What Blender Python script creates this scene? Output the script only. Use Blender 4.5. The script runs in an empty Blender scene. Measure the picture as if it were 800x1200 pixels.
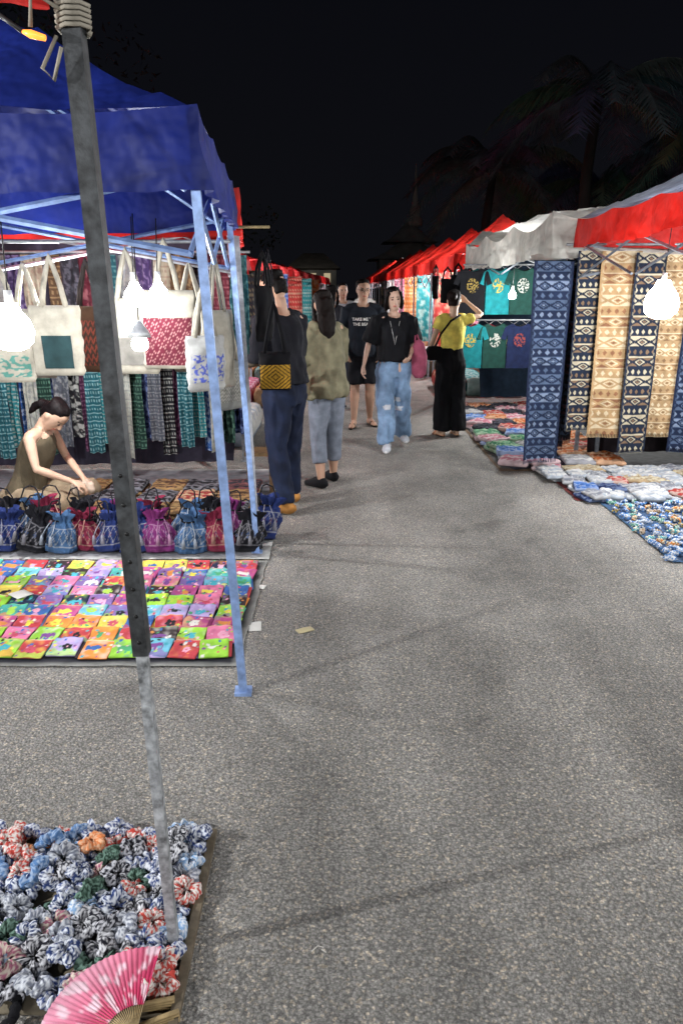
import bpy, bmesh, math, random
from mathutils import Vector, Matrix, noise
from mathutils.bvhtree import BVHTree
R=random.Random(11); sin,cos,pi=math.sin,math.cos,math.pi
SC=bpy.context.scene; C=SC.collection
F=870.0; TH=math.atan(260/870)
def at(u,v,Y):
    xc=(u-400)/F; yc=(600-v)/F
    f=cos(TH)+yc*sin(TH); up=-sin(TH)+yc*cos(TH)
    return Vector((xc/f*Y,Y,1.6+up/f*Y))
def hx(s):
    s=s.lstrip('#'); return tuple((int(s[i:i+2],16)/255)**2.2 for i in (0,2,4))
def mix(a,b,k): return tuple(x*(1-k)+y*k for x,y in zip(a,b))
ORD='first second third fourth fifth sixth seventh eighth ninth tenth eleventh twelfth thirteenth fourteenth fifteenth sixteenth'.split()
# ---------------------------------------------------------------- materials
def nm(name):
    m=bpy.data.materials.new(name); m.use_nodes=True; return m,m.node_tree,m.node_tree.nodes['Principled BSDF']
def nd(nt,t,**k):
    n=nt.nodes.new(t)
    for a,b in k.items():
        if a in n.inputs.keys(): n.inputs[a].default_value=b
        else: setattr(n,a,b)
    return n
def noise_n(nt,scale,detail=3,rough=.55,stretch=None):
    tc=nd(nt,'ShaderNodeTexCoord'); n=nd(nt,'ShaderNodeTexNoise'); n.inputs['Scale'].default_value=scale
    n.inputs['Detail'].default_value=detail; n.inputs['Roughness'].default_value=rough
    if stretch:
        mp=nd(nt,'ShaderNodeMapping'); mp.inputs['Scale'].default_value=stretch; mp.inputs['Rotation'].default_value=(0,0,.12)
        nt.links.new(tc.outputs['Object'],mp.inputs[0]); nt.links.new(mp.outputs[0],n.inputs['Vector'])
    else: nt.links.new(tc.outputs['Object'],n.inputs['Vector'])
    return n
def mr(nt,src,a,b,c,d):
    m=nd(nt,'ShaderNodeMapRange'); nt.links.new(src,m.inputs[0])
    for i,v in zip((1,2,3,4),(a,b,c,d)): m.inputs[i].default_value=v
    return m.outputs[0]
def bump(nt,b,src,st,dist):
    k=nd(nt,'ShaderNodeBump'); k.inputs['Strength'].default_value=st; k.inputs['Distance'].default_value=dist
    nt.links.new(src,k.inputs['Height']); nt.links.new(k.outputs[0],b.inputs['Normal']); return k
def attr_mat(name,rough=.9,var=.25,vs=14,bs=300,bst=.4,bd=.002,tr=0,spec=.25,metal=0):
    m,nt,b=nm(name); a=nd(nt,'ShaderNodeAttribute'); a.attribute_name='Col'
    n=noise_n(nt,vs,4); f=mr(nt,n.outputs[0],.3,.7,1-var,1+var)
    s=nd(nt,'ShaderNodeVectorMath',operation='SCALE'); nt.links.new(a.outputs['Color'],s.inputs[0]); nt.links.new(f,s.inputs['Scale'])
    nt.links.new(s.outputs[0],b.inputs['Base Color']); b.inputs['Roughness'].default_value=rough
    b.inputs['Specular IOR Level'].default_value=spec; b.inputs['Metallic'].default_value=metal
    n2=noise_n(nt,bs,2); bump(nt,b,n2.outputs[0],bst,bd)
    if tr:
        t=nd(nt,'ShaderNodeBsdfTranslucent'); nt.links.new(s.outputs[0],t.inputs['Color'])
        x=nd(nt,'ShaderNodeMixShader'); x.inputs[0].default_value=tr
        nt.links.new(b.outputs[0],x.inputs[1]); nt.links.new(t.outputs[0],x.inputs[2])
        nt.links.new(x.outputs[0],nt.nodes['Material Output'].inputs['Surface'])
    return m
CLOTH=attr_mat('woven_cloth'); GARM=attr_mat('garment_cloth',bs=120,bst=.5,bd=.006)
CANO=attr_mat('canopy_polyester',rough=.6,var=.25,vs=5,bs=7,bst=.9,bd=.05,tr=.30,spec=.3)
SKIN=attr_mat('skin',rough=.5,var=.06,vs=20,bs=200,bst=.1,spec=.4)
HAIR=attr_mat('hair',rough=.6,var=.35,vs=60,bs=130,bst=.5,bd=.004,spec=.12)
META=attr_mat('painted_metal',rough=.42,var=.3,vs=25,bs=90,bst=.15,spec=.5,metal=.3)
RUST=attr_mat('weathered_steel',rough=.55,var=.7,vs=38,bs=150,bst=.4,spec=.5,metal=.4)
PLAS=attr_mat('plastic_card',rough=.4,var=.05,bst=.05)
LEAF=attr_mat('dark_foliage',rough=.6,var=.4,vs=2,tr=.2)
STONE=attr_mat('rendered_masonry',rough=.9,var=.3,vs=1.5,bs=30)
WOOD=attr_mat('raw_wood',rough=.7,var=.35,vs=30,bs=80)
def emis(name,col,st):
    m,nt,b=nm(name); b.inputs['Base Color'].default_value=(*col,1); b.inputs['Emission Color'].default_value=(*col,1); b.inputs['Emission Strength'].default_value=st
    n=noise_n(nt,5); nt.links.new(mr(nt,n.outputs[0],0,1,.25,.35),b.inputs['Roughness']); return m
GLOW=emis('lit_bulb_glass',(1,1,1),22); AMB=emis('amber_lamp_glass',(1,.30,.04),1.6); WIN=emis('lit_window',(1,.8,.5),.35)
def asphalt():
    m,nt,b=nm('worn_asphalt'); tc=nd(nt,'ShaderNodeTexCoord')
    L=nt.links.new
    fine=noise_n(nt,240,4,.8); mid=noise_n(nt,60,6,.8); big=noise_n(nt,.6,5,.6); big2=noise_n(nt,2.6,7,.7); band=noise_n(nt,1.0,6,.6,(1.3,.25,1)); st0=noise_n(nt,1.3,8,.7)
    warp=noise_n(nt,30,3); va=nd(nt,'ShaderNodeVectorMath',operation='MULTIPLY_ADD'); L(warp.outputs['Color'],va.inputs[0]); va.inputs[1].default_value=(.012,.012,.012); L(tc.outputs['Object'],va.inputs[2])
    vo=nd(nt,'ShaderNodeTexVoronoi'); vo.inputs['Scale'].default_value=105; L(va.outputs[0],vo.inputs['Vector'])
    v2=nd(nt,'ShaderNodeTexVoronoi'); v2.inputs['Scale'].default_value=135; L(va.outputs[0],v2.inputs['Vector'])
    def mul(a,bb):
        x=nd(nt,'ShaderNodeMath',operation='MULTIPLY'); L(a,x.inputs[0]); L(bb,x.inputs[1]); return x.outputs[0]
    f=mul(mr(nt,fine.outputs[0],.28,.72,.42,1.6),mr(nt,mid.outputs[0],.3,.7,.55,1.45))
    f=mul(f,mr(nt,big.outputs[0],.32,.68,.78,1.18)); f=mul(f,mr(nt,big2.outputs[0],.35,.65,.86,1.10))
    f=mul(f,mr(nt,band.outputs[0],.36,.64,.72,1.20)); f=mul(f,mr(nt,st0.outputs[0],.34,.42,.75,1.0))
    f=mul(f,mr(nt,vo.outputs['Distance'],.15,.75,1.22,.55))
    sp=nd(nt,'ShaderNodeSeparateColor'); L(v2.outputs['Color'],sp.inputs[0])
    st=mr(nt,sp.outputs[0],.80,.97,0,1)
    mx=nd(nt,'ShaderNodeMix',data_type='RGBA'); mx.inputs[6].default_value=(.230,.221,.205,1); mx.inputs[7].default_value=(.45,.39,.31,1)
    L(st,mx.inputs[0])
    s=nd(nt,'ShaderNodeVectorMath',operation='SCALE'); L(mx.outputs[2],s.inputs[0]); L(f,s.inputs['Scale']); L(s.outputs[0],b.inputs['Base Color'])
    b.inputs['Roughness'].default_value=.75; b.inputs['Specular IOR Level'].default_value=.25
    ad=nd(nt,'ShaderNodeMath',operation='ADD'); L(mr(nt,vo.outputs['Distance'],0,.8,.9,0),ad.inputs[0]); L(mid.outputs[0],ad.inputs[1])
    bump(nt,b,ad.outputs[0],.9,.006); return m
# ---------------------------------------------------------------- mesh builder
def rootof(o):
    while o.parent: o=o.parent
    return o
class MB:
    def __init__(s,col=(.5,.5,.5)): s.v=[];s.f=[];s.c=[];s.col=col
    def add(s,vs,fs,col=None):
        b=len(s.v); s.v+=[Vector(p) for p in vs]
        for i,f in enumerate(fs):
            s.f.append([b+k for k in f]); s.c.append(col[i] if isinstance(col,list) else (col or s.col))
        return s
    def box(s,c,sz,col=None,rz=0,M=None):
        M=M or Matrix.Rotation(rz,3,'Z'); c=Vector(c)
        vs=[c+M@Vector((x*sz[0]/2,y*sz[1]/2,z*sz[2]/2)) for x in(-1,1) for y in(-1,1) for z in(-1,1)]
        return s.add(vs,[(0,1,3,2),(4,6,7,5),(0,4,5,1),(2,3,7,6),(0,2,6,4),(1,5,7,3)],col)
    def loft(s,pts,rad,n=8,side=None,col=None,ph=0):
        pts=[Vector(p) for p in pts]; N=len(pts)
        if not isinstance(rad,(list,tuple)): rad=[rad]*N
        vs=[];a=Vector(side) if side is not None else None
        for i,p in enumerate(pts):
            t=(pts[min(i+1,N-1)]-pts[max(i-1,0)]).normalized()
            if a is None:
                a=Vector((0,0,1)) if abs(t.z)<.9 else Vector((1,0,0))
            a=(a-t*a.dot(t)).normalized(); b=t.cross(a)
            r=rad[i]; ra,rb=(r if isinstance(r,(tuple,list)) else (r,r))
            for k in range(n):
                q=2*pi*(k+ph)/n; vs.append(p+a*cos(q)*ra+b*sin(q)*rb)
        fs=[(i*n+k,i*n+(k+1)%n,(i+1)*n+(k+1)%n,(i+1)*n+k) for i in range(N-1) for k in range(n)]
        fs+=[tuple(range(n-1,-1,-1)),tuple((N-1)*n+k for k in range(n))]
        return s.add(vs,fs,col)
    def ell(s,c,r,col=None,nu=12,nv=8,M=None):
        M=M or Matrix.Identity(3); c=Vector(c)
        vs=[]
        for j in range(1,nv):
            t=pi*j/nv
            for i in range(nu):
                q=2*pi*i/nu; vs.append(c+M@Vector((r[0]*sin(t)*cos(q),r[1]*sin(t)*sin(q),r[2]*cos(t))))
        vs+=[c+M@Vector((0,0,r[2])),c-M@Vector((0,0,r[2]))]; T=len(vs)-2
        fs=[(j*nu+i,(j+1)*nu+i,(j+1)*nu+(i+1)%nu,j*nu+(i+1)%nu) for j in range(nv-2) for i in range(nu)]
        fs+=[(T,i,(i+1)%nu) for i in range(nu)]+[(T+1,(nv-2)*nu+(i+1)%nu,(nv-2)*nu+i) for i in range(nu)]
        return s.add(vs,fs,col)
    def grid(s,fn,nu,nv,colf=None,keep=None):
        vs=[fn(i/nu,j/nv) for j in range(nv+1) for i in range(nu+1)]; fs=[];cs=[]
        vc=[colf(i/nu,j/nv) for j in range(nv+1) for i in range(nu+1)] if colf else None
        for j in range(nv):
            for i in range(nu):
                if keep and not keep(i,j): continue
                k=j*(nu+1)+i; q=(k,k+1,k+nu+2,k+nu+1); fs.append(q); cs.append([vc[a] for a in q] if colf else s.col)
        return s.add(vs,fs,cs)
    def slab(s,c,w,d,h,rz=0,colf=None,nx=6,ny=6,wob=0,tilt=0):
        M=Matrix.Rotation(rz,3,'Z'); c=Vector(c); ring=[(-1,0)]+[(-.97,.7)]+[(-.94+1.88*j/ny,1) for j in range(ny+1)]+[(.97,.7),(1,0),(.95,-1),(-.95,-1)]
        n=len(ring); vs=[];fs=[];cs=[];vc=[]
        for i in range(nx+1):
            x=-1+2*i/nx; e=.55 if i in(0,nx) else 1
            for (y,z) in ring:
                bul=1-.25*(x**4)
                p=Vector((x*w/2,y*d/2,(z*e*bul if z>0 else z*e)*h/2+h/2+(y+1)/2*tilt))
                if wob: p+=Vector((0,0,wob*noise.noise(p*25+c*9)))*(1 if z>0 else 0)
                vs.append(c+M@p); vc.append(colf(x,y,z) if colf else s.col)
        for i in range(nx):
            for k in range(n):
                q=(i*n+k,(i+1)*n+k,(i+1)*n+(k+1)%n,i*n+(k+1)%n); fs.append(q); cs.append([vc[a] for a in q])
        fs+=[tuple(range(n)),tuple(nx*n+k for k in range(n-1,-1,-1))]; q=colf(-1,0,0) if colf else s.col; cs+=[q,q]
        return s.add(vs,fs,cs)
    def bld(s,name,mat,parent=None,smooth=True,colf=None,origin=None):
        if parent: org=rootof(parent).location.copy()
        else:
            xs=[v.x for v in s.v];ys=[v.y for v in s.v]
            org=Vector(origin) if origin is not None else Vector(((min(xs)+max(xs))/2,(min(ys)+max(ys))/2,min(v.z for v in s.v)))
        me=bpy.data.meshes.new(name); me.from_pydata([tuple(v-org) for v in s.v],[],s.f)
        ca=me.color_attributes.new('Col','FLOAT_COLOR','CORNER'); arr=[]
        for f,c in zip(s.f,s.c):
            if colf: c=colf(sum((s.v[k] for k in f),Vector())/len(f))
            if isinstance(c,list):
                for q in c: arr+=[q[0],q[1],q[2],1.0]
            else: arr+=[c[0],c[1],c[2],1.0]*len(f)
        ca.data.foreach_set('color',arr)
        if smooth: me.polygons.foreach_set('use_smooth',[True]*len(me.polygons))
        me.materials.append(mat); me.update()
        o=bpy.data.objects.new(name,me); C.objects.link(o)
        if parent: o.parent=parent
        else: o.location=org
        return o
def tag(o,label,cat,group=None,kind=None):
    if label: o['label']=label
    if cat: o['category']=cat
    if group: o['group']=group
    if kind: o['kind']=kind
    return o
def thing(name,label,cat,loc=(0,0,0),group=None):
    o=bpy.data.objects.new(name,None); C.objects.link(o); o.location=loc; o.empty_display_size=.1; return tag(o,label,cat,group)
def copy_tree(o,parent=None):
    c=o.copy(); C.objects.link(c); c.parent=parent
    for ch in list(o.children): copy_tree(ch,c)
    return c
def place(o,loc,rz=0,sc=1):
    o.location=loc; o.rotation_euler=(0,0,rz); o.scale=(sc,)*3 if not isinstance(sc,tuple) else sc; return o
def solid(mb,name,vox,parent,mat,colf,wr=0,ws=9,it=3):
    me=bpy.data.meshes.new('tmp'); me.from_pydata([tuple(v) for v in mb.v],[],mb.f)
    bm=bmesh.new(); bm.from_mesh(me); bmesh.ops.recalc_face_normals(bm,faces=bm.faces); bm.to_mesh(me); bm.free()
    ob=bpy.data.objects.new('tmp',me); C.objects.link(ob)
    m=ob.modifiers.new('r','REMESH'); m.mode='VOXEL'; m.voxel_size=vox
    m=ob.modifiers.new('s','SMOOTH'); m.iterations=it; m.factor=.5
    bpy.context.view_layer.update(); dg=bpy.context.evaluated_depsgraph_get()
    r=bpy.data.meshes.new_from_object(ob.evaluated_get(dg)); bpy.data.objects.remove(ob); r.name=name
    if wr:
        ns=[v.normal.copy() for v in r.vertices]
        for v,n in zip(r.vertices,ns):
            p=v.co; k=noise.noise(Vector((p.x*ws,p.y*ws,p.z*ws*.6)))+.5*noise.noise(Vector((p.x*ws*2.3+5,p.y*ws*2.3,p.z*ws*1.4)))
            k+=.35*(1-abs(noise.noise(Vector((p.x*14,p.y*14,p.z*5+9))))*4)
            v.co=p+n*wr*k
    ca=r.color_attributes.new('Col','FLOAT_COLOR','POINT'); arr=[]
    for v in r.vertices:
        c=colf(v.co) if callable(colf) else colf
        arr+=[c[0],c[1],c[2],1.0]
    ca.data.foreach_set('color',arr)
    r.polygons.foreach_set('use_smooth',[True]*len(r.polygons)); r.materials.clear(); r.materials.append(mat)
    o=bpy.data.objects.new(name,r); C.objects.link(o); o.parent=parent; return o
# ---------------------------------------------------------------- people
def hand(mb,W,D,N,H,curl,sx):
    D=D.normalized(); N=(N-D*N.dot(D)).normalized(); S=D.cross(N).normalized()*sx; L=.055*H
    mb.loft([W-D*.01*H,W+D*L*.5,W+D*L],[(.014*H,.010*H),(.023*H,.011*H),(.021*H,.008*H)],10,side=S)
    for i in range(4):
        p=[W+D*L*.9+S*(i-1.5)*.0112*H]; l=[.044,.050,.046,.036][i]*H; a=curl*.3
        for k in range(3):
            a+=curl; d=D*cos(a)+N*sin(a)+S*(i-1.5)*.05; p.append(p[-1]+d*l*(.45,.32,.23)[k])
        mb.loft(p,[.0062*H,.0058*H,.0053*H,.0045*H],6)
    b=W+D*L*.2-S*.015*H; d=(D*.75-S*.6+N*.35).normalized(); d2=(D+N*.4-S*.1).normalized()
    mb.loft([b,b+d*.028*H,b+d*.028*H+d2*.026*H],[.0085*H,.007*H,.005*H],6)
def person(label,x,y,rz,H,p,skin=(.42,.25,.17),group=None):
    root=thing('person',label,'person',(0,0,0),group); fem=p.get('fem')
    P0=Vector(p.get('P0',(0,0,.5))); A=Matrix.Rotation(p.get('lean',0),3,'X')@Matrix.Rotation(p.get('tiltx',0),3,'Y'); X=Vector((1,0,0))
    def U(a,b,c): return (P0+A@Vector((a,b,c-.5)))*H
    yaw,pit=p.get('head',(0,0)); HM=A@Matrix.Rotation(yaw,3,'Z')@Matrix.Rotation(p.get('roll',0),3,'Y')@Matrix.Rotation(pit,3,'X'); piv=U(0,.005,.865)
    def Hd(a,b,c): return piv+(HM@Vector((a,b-.005,c-.865)))*H
    k=.9 if fem else 1.0
    rings=[(.46,.075,.055),(.50,.094,.066),(.54,.094,.066),(.60,.076*(.94 if fem else 1.04),.054),(.65,.078*k,.056),(.71,.090*k,.064),(.76,.097*k,.062),(.80,.092*k,.052),(.825,.055*k,.040)]
    def rr(z):
        for (a,b) in zip(rings,rings[1:]):
            if z<=b[0]:
                t=max(0,(z-a[0])/(b[0]-a[0])); return a[1]+(b[1]-a[1])*t,a[2]+(b[2]-a[2])*t
        return rings[-1][1:]
    m=MB(); m.loft([U(0,0,z) for z,a,b in rings],[(a*H,b*H) for z,a,b in rings],16,side=X)
    m.loft([U(0,.006,.80),U(0,.004,.84),Hd(0,.004,.885)],[.040*H*k,.033*H*k,.033*H*k],12)
    hs=[(.868,.014,.014,-.034),(.878,.026,.028,-.024),(.895,.035,.042,-.012),(.915,.040,.050,-.005),(.94,.0435,.056,0),(.965,.0425,.0555,.003),(.983,.033,.043,.006),(.995,.015,.02,.008)]
    m.loft([Hd(0,d,z) for z,a,b,d in hs],[(a*H,b*H) for z,a,b,d in hs],18,side=HM@X)
    m.loft([Hd(0,-.053,.940),Hd(0,-.060,.924),Hd(0,-.063,.916),Hd(0,-.054,.910)],[.004*H,.006*H,.0085*H,.006*H],8)
    m.ell(Hd(0,-.050,.897),(.013*H,.006*H,.005*H),M=HM)
    for s in(-1,1): m.ell(Hd(s*.0435,.004,.93),(.005*H,.012*H,.018*H),M=HM)
    shx=.106 if not fem else .094; AR=[]
    for i,s in enumerate((-1,1)):
        sh=U(s*shx,0,.805); raw=p.get('raw')
        def q(key,df):
            v=p.get(key,[None,None])[i]
            return U(*df) if v is None else (Vector(v)*H if raw else U(*v))
        el=q('el',(s*.128,.012,.645)); wr=q('wr',(s*.138,-.028,.505)); AR.append((sh,el,wr))
        m.loft([U(s*.03,0,.82),U(s*.07,0,.815),sh],[.026*H,.028*H,.028*H],10)
        g=.86 if fem else 1
        m.loft([U(s*(shx-.02),0,.80),sh,sh.lerp(el,.35),sh.lerp(el,.85),el,el.lerp(wr,.3),el.lerp(wr,.95)],[.025*H,.030*H*g,.027*H*g,.021*H*g,.0205*H*g,.0215*H*g,.0135*H*g],12)
        N=Vector(p.get('palm',[(-s,-.3,0)]*2)[i]); hand(m,wr,(wr-el),N,H,p.get('curl',.35),-s if not p.get('flip') else s)
    LG=[]
    for i,s in enumerate((-1,1)):
        hip=(P0+Vector((s*.048,0,0)))*H; kn=Vector(p['kn'][i] if 'kn' in p else (s*.052,-.008,.275))*H
        an=Vector(p['an'][i] if 'an' in p else (s*.055,.012,.045))*H; LG.append((hip,kn,an))
        m.loft([hip,hip.lerp(kn,.4),kn,kn.lerp(an,.3),an],[.056*H,.047*H,.032*H,.034*H,.019*H],12)
        fy=p.get('toe',[-.15,.15])[i]; fm=Matrix.Rotation(fy,3,'Z')
        if not p.get('nofoot'):
            ft=[(.035,.012,.014),(.02,.019,.026),(-.03,.019,.024),(-.075,.023,.014),(-.108,.012,.009)]
            m.loft([an+(fm@Vector((0,yy-.005,0)))*H+Vector((0,0,(hh+.004-.045)*H)) for yy,ww,hh in ft],[(ww*H,hh*H) for yy,ww,hh in ft],10,side=fm@X)
            if p.get('shoe'):
                sc,so=p['shoe']; sm=MB(sc)
                ft=[(.043,.008,.016),(.036,.019,.024),(.015,.024,.031),(-.03,.025,.029),(-.075,.0285,.0185),(-.105,.021,.014),(-.118,.009,.009)]
                if p.get('sandal'): ft=[(.04,.012,.006),(.02,.024,.008),(-.03,.024,.008),(-.08,.028,.008),(-.116,.012,.006)]
                sm.loft([an+(fm@Vector((0,yy-.005,0)))*H+Vector((0,0,(hh+.001-.045)*H)) for yy,ww,hh in ft],[(ww*H,hh*H) for yy,ww,hh in ft],14,side=fm@X)
                zb=an.z-.045*H
                if p.get('sandal'): sm.loft([an+(fm@Vector((a_*H,-.06*H,0)))+Vector((0,0,(b_-.045)*H)) for a_,b_ in((-.026,.008),(-.016,.034),(.016,.034),(.026,.008))],[(.003*H,.014*H)]*4,6,side=(0,0,1))
                sm.bld('shoe',PLAS if p.get('sandal') else GARM,root,colf=lambda c:so if c.z-zb<.011*H else sc)
    hc=hx('#16110f') if 'hairc' not in p else hx(p['hairc']); inv=HM.inverted()
    def skc(c):
        q=inv@(c-piv)/H; qx,qy,qz=q.x,q.y+.005,q.z+.865
        if qy<-.035:
            if abs(qz-.8965)<.0045 and abs(qx)<.014: return (skin[0]*.85,skin[1]*.42,skin[2]*.42)
            if abs(qz-.950+abs(qx-0)*.05)<.0030 and .008<abs(qx)<.029: return (.03,.02,.015)
        return skin
    solid(m,'body',.0085,root,SKIN,skc,it=2)
    for s in(-1,1):
        MB((.02,.012,.01)).ell(Hd(s*.018,-.0495,.9365),(.0085*H,.004*H,.0042*H),M=HM).bld('eye',PLAS,root)
    hm=MB(); st=p.get('hair','short')
    cap=((.925,.030,.02,.036),(.94,.044,.034,.026),(.96,.0485,.047,.015),(.978,.0455,.055,.008),(.995,.035,.046,.007),(1.005,.016,.022,.008))
    hm.loft([Hd(0,d,z) for z,a,b,d in cap],[(a*H,b*H) for z,a,b,d in cap],16,side=HM@X)
    hm.loft([Hd(0,.03,.90),Hd(0,.03,.95)],[(.034*H,.028*H),(.042*H,.034*H)],12,side=HM@X)
    if st=='long':
        hm.loft([Hd(0,.028,.95),Hd(0,.036,.90),Hd(.004,.046,.85),Hd(.008,.05,.79),Hd(.006,.05,.75)],[(.045*H,.034*H),(.047*H,.032*H),(.048*H,.03*H),(.040*H,.022*H),(.018*H,.01*H)],14,side=HM@X)
        for s in(-1,1): hm.loft([Hd(s*.040,-.005,.965),Hd(s*.047,-.012,.92),Hd(s*.047,-.01,.87),Hd(s*.042,.01,.82)],[.013*H,.012*H,.014*H,.008*H],8)
    if st=='bob':
        for s in(-1,1): hm.loft([Hd(s*.034,-.032,.975),Hd(s*.045,-.022,.94),Hd(s*.048,-.008,.90),Hd(s*.045,.006,.868)],[.013*H,.012*H,.015*H,.010*H],8)
        hm.loft([Hd(0,.028,.95),Hd(0,.034,.90),Hd(0,.034,.868)],[(.05*H,.036*H),(.052*H,.034*H),(.044*H,.022*H)],14,side=HM@X)
    if st=='bun': hm.ell(Hd(0,.055,.965),(.030*H,.028*H,.030*H))
    if st=='tail':
        hm.loft([Hd(0,.05,.935),Hd(0,.075,.91),Hd(0,.08,.87),Hd(0,.07,.83)],[.018*H,.020*H,.017*H,.008*H],10)
    solid(hm,'hair',.008,root,HAIR,hc,wr=.0035,ws=40,it=1)
    if 'top' in p:
        t=p['top']; hem=t.get('hem',.5); inf=t.get('inf',.012); zs=[hem+(.822-hem)*i/10 for i in range(11)]; fl=t.get('flare',.01)
        tm=MB(); rad=[]
        for i,z in enumerate(zs):
            a,b=rr(z); g=inf*(1 if z<.79 else .6)+fl*(1-i/10)**1.2
            if z<.72 and t.get('loose'): a=max(a,rr(.74)[0]*.93); b=max(b,rr(.74)[1]*.9)
            rad.append(((a+g)*H,(b+g)*H))
        tm.loft([U(0,0,z) for z in zs],rad,20,side=X)
        for (sh,el,wr),s in zip(AR,(-1,1)):
            fz=t.get('sl',.6)
            if fz>0:
                tm.loft([U(s*.035,0,.825),U(s*.07,0,.818),sh],[.028*H,.032*H,.034*H],10)
                sr=t.get('sr',.036); pts=[U(s*(shx-.025),0,.80),sh]; rd=[.034*H,sr*H]
                if fz<=1: pts.append(sh.lerp(el,fz)); rd.append(sr*1.02*H)
                else: pts+=[el,el.lerp(wr,fz-1)]; rd+=[sr*.82*H,sr*.68*H]
                tm.loft(pts,rd,12)
            else: tm.loft([U(s*.035,0,.822),U(s*.075,0,.812)],[.024*H,.024*H],8)
        p['_top']=solid(tm,t.get('name','shirt'),.012,root,GARM,t['col'],wr=t.get('wr',.010),ws=9)
    if 'bot' in p:
        b=p['bot']; wz=b.get('waist',.6); r0,r1,r2=b['r']; en=b.get('end',.98); g=b.get('inf',.01)
        bm_=MB()
        if 'P0' not in p:
            zs=[.455,.49,.53,.57,wz]; bm_.loft([U(0,0,z) for z in zs],[((rr(z)[0]+g)*H,(rr(z)[1]+g)*H) for z in zs],18,side=X)
        else: bm_.ell(P0*H,(.115*H,.10*H,.07*H))
        for hip,kn,an in LG:
            e=kn.lerp(an,en) if en>0 else hip.lerp(kn,1+en)
            pts=[hip,hip.lerp(kn,.5),kn,e] if en>0 else [hip,hip.lerp(e,.5),e]
            bm_.loft(pts,[r0*H,(r0+r1)/2*H,r1*H,r2*H][:len(pts)] if en>0 else [r0*H,r1*H,r2*H],14)
        if b.get('lap'):
            (h0,k0,a0_),(h1,k1,a1_)=LG
            for t in(.15,.4,.65,.9): bm_.loft([h0.lerp(k0,t),h0.lerp(h1,.5).lerp(k0.lerp(k1,.5),t*.95)-Vector((0,0,.012*H)),h1.lerp(k1,t)],[.05*H,.042*H,.05*H],12)
        solid(bm_,b.get('name','trousers'),.012,root,GARM,b['col'],wr=b.get('wr',.012),ws=8)
    place(root,(x,y,0),rz); return root,AR,U,Hd
def on_surface(txt,target,yoff=.004):
    me=target.data; bv=BVHTree.FromPolygons([v.co.copy() for v in me.vertices],[list(f.vertices) for f in me.polygons])
    for v in txt.vertices:
        h=bv.ray_cast(Vector((v.co.x,-2,v.co.z)),Vector((0,1,0)))
        v.co.y=(h[0].y if h[0] else -.1)-yoff
def c1(p): return hx('#5d5348') if p.z<1.10 and p.y<.03 else hx('#1b1c22')
def jn(p):
    k=.8+.4*noise.noise(p*12); return tuple(a*k for a in hx('#1c2438'))
man1=dict(head=(.15,.30),lean=.07,el=[(-.135,-.03,.66),(.13,-.02,.66)],wr=[(-.09,-.13,.62),(.07,-.14,.63)],palm=[(.2,0,-1),(-.2,0,-1)],
  top=dict(name='jacket',hem=.545,sl=1.85,sr=.042,inf=.016,loose=1,col=c1,wr=.016),bot=dict(name='jeans',r=(.062,.046,.038),col=jn,wr=.016),shoe=(hx('#9c6e3c'),hx('#b09a78')),hair='short',hairc='#100d0c',
  an=[(-.085,-.05,.045),(.07,.06,.045)],kn=[(-.07,-.045,.275),(.06,.0,.275)])
person('man in dark jacket and dark jeans with tan shoes browsing at the left stall',-.41,5.45,-2.25,1.74,man1)
def ol(p): k=1+.25*noise.noise(Vector((p.x*25,p.y*25,p.z*6))); return tuple(a*k for a in hx('#6d6955'))
wom1=dict(fem=1,head=(-.35,.12),roll=.06,lean=.05,el=[(-.125,-.02,.66),(.125,-.02,.66)],wr=[(-.10,-.11,.60),(.10,-.11,.60)],
  top=dict(name='blouse',hem=.47,sl=1.6,sr=.042,inf=.014,flare=.025,loose=1,col=ol,wr=.018),bot=dict(name='leggings',r=(.063,.044,.041),end=.62,inf=.008,col=hx('#6a707b'),wr=.003),shoe=(hx('#17171a'),hx('#2a2a2c')),hair='long',hairc='#150f0d',
  an=[(-.075,-.05,.045),(.065,.035,.045)])
person('woman with long dark hair in olive blouse and grey calf-length leggings, seen from behind',-.12,6.15,-2.5,1.6,wom1)
bk=hx('#15161a')
man2=dict(head=(.15,.1),el=[(-.13,.01,.65),(.13,.01,.65)],wr=[(-.12,-.07,.53),(.12,-.06,.53)],top=dict(name='t_shirt',hem=.49,sl=.75,sr=.042,inf=.016,loose=1,col=hx('#1c2129'),wr=.008),
  bot=dict(name='shorts',r=(.066,.058,.056),end=-.12,col=hx('#1a1b20')),shoe=(hx('#5a4636'),hx('#2b221c')),sandal=1,hair='short',toe=[-.25,.3],an=[(-.06,-.04,.045),(.06,.05,.045)])
r,_,U,Hd=person('man in glasses and black printed T-shirt and shorts facing the camera',.25,9.05,.05,1.72,man2)
def text_on(lines,parent,z0,size,dz,col,name='shirt_print',x0=0):
    m=MB(col)
    for i,t in enumerate(lines):
        cu=bpy.data.curves.new('t','FONT'); cu.body=t; cu.size=size; cu.align_x='CENTER'; cu.offset=.001
        ob=bpy.data.objects.new('t',cu); C.objects.link(ob); bpy.context.view_layer.update()
        me=bpy.data.meshes.new_from_object(ob.evaluated_get(bpy.context.evaluated_depsgraph_get())); bpy.data.objects.remove(ob)
        m.add([(x0+v.co.x,-.2,z0-i*dz+v.co.y) for v in me.vertices],[list(f.vertices) for f in me.polygons])
    return m.bld(name,CLOTH,parent,smooth=False)
rl=r.location.copy(); r.location=(0,0,0)
o=text_on(['TAKE ME TO','THE BEACH'],man2['_top'],1.26,.046,.056,(.75,.75,.72)); on_surface(o.data,man2['_top'])
gm=MB((.02,.02,.02))
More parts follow.
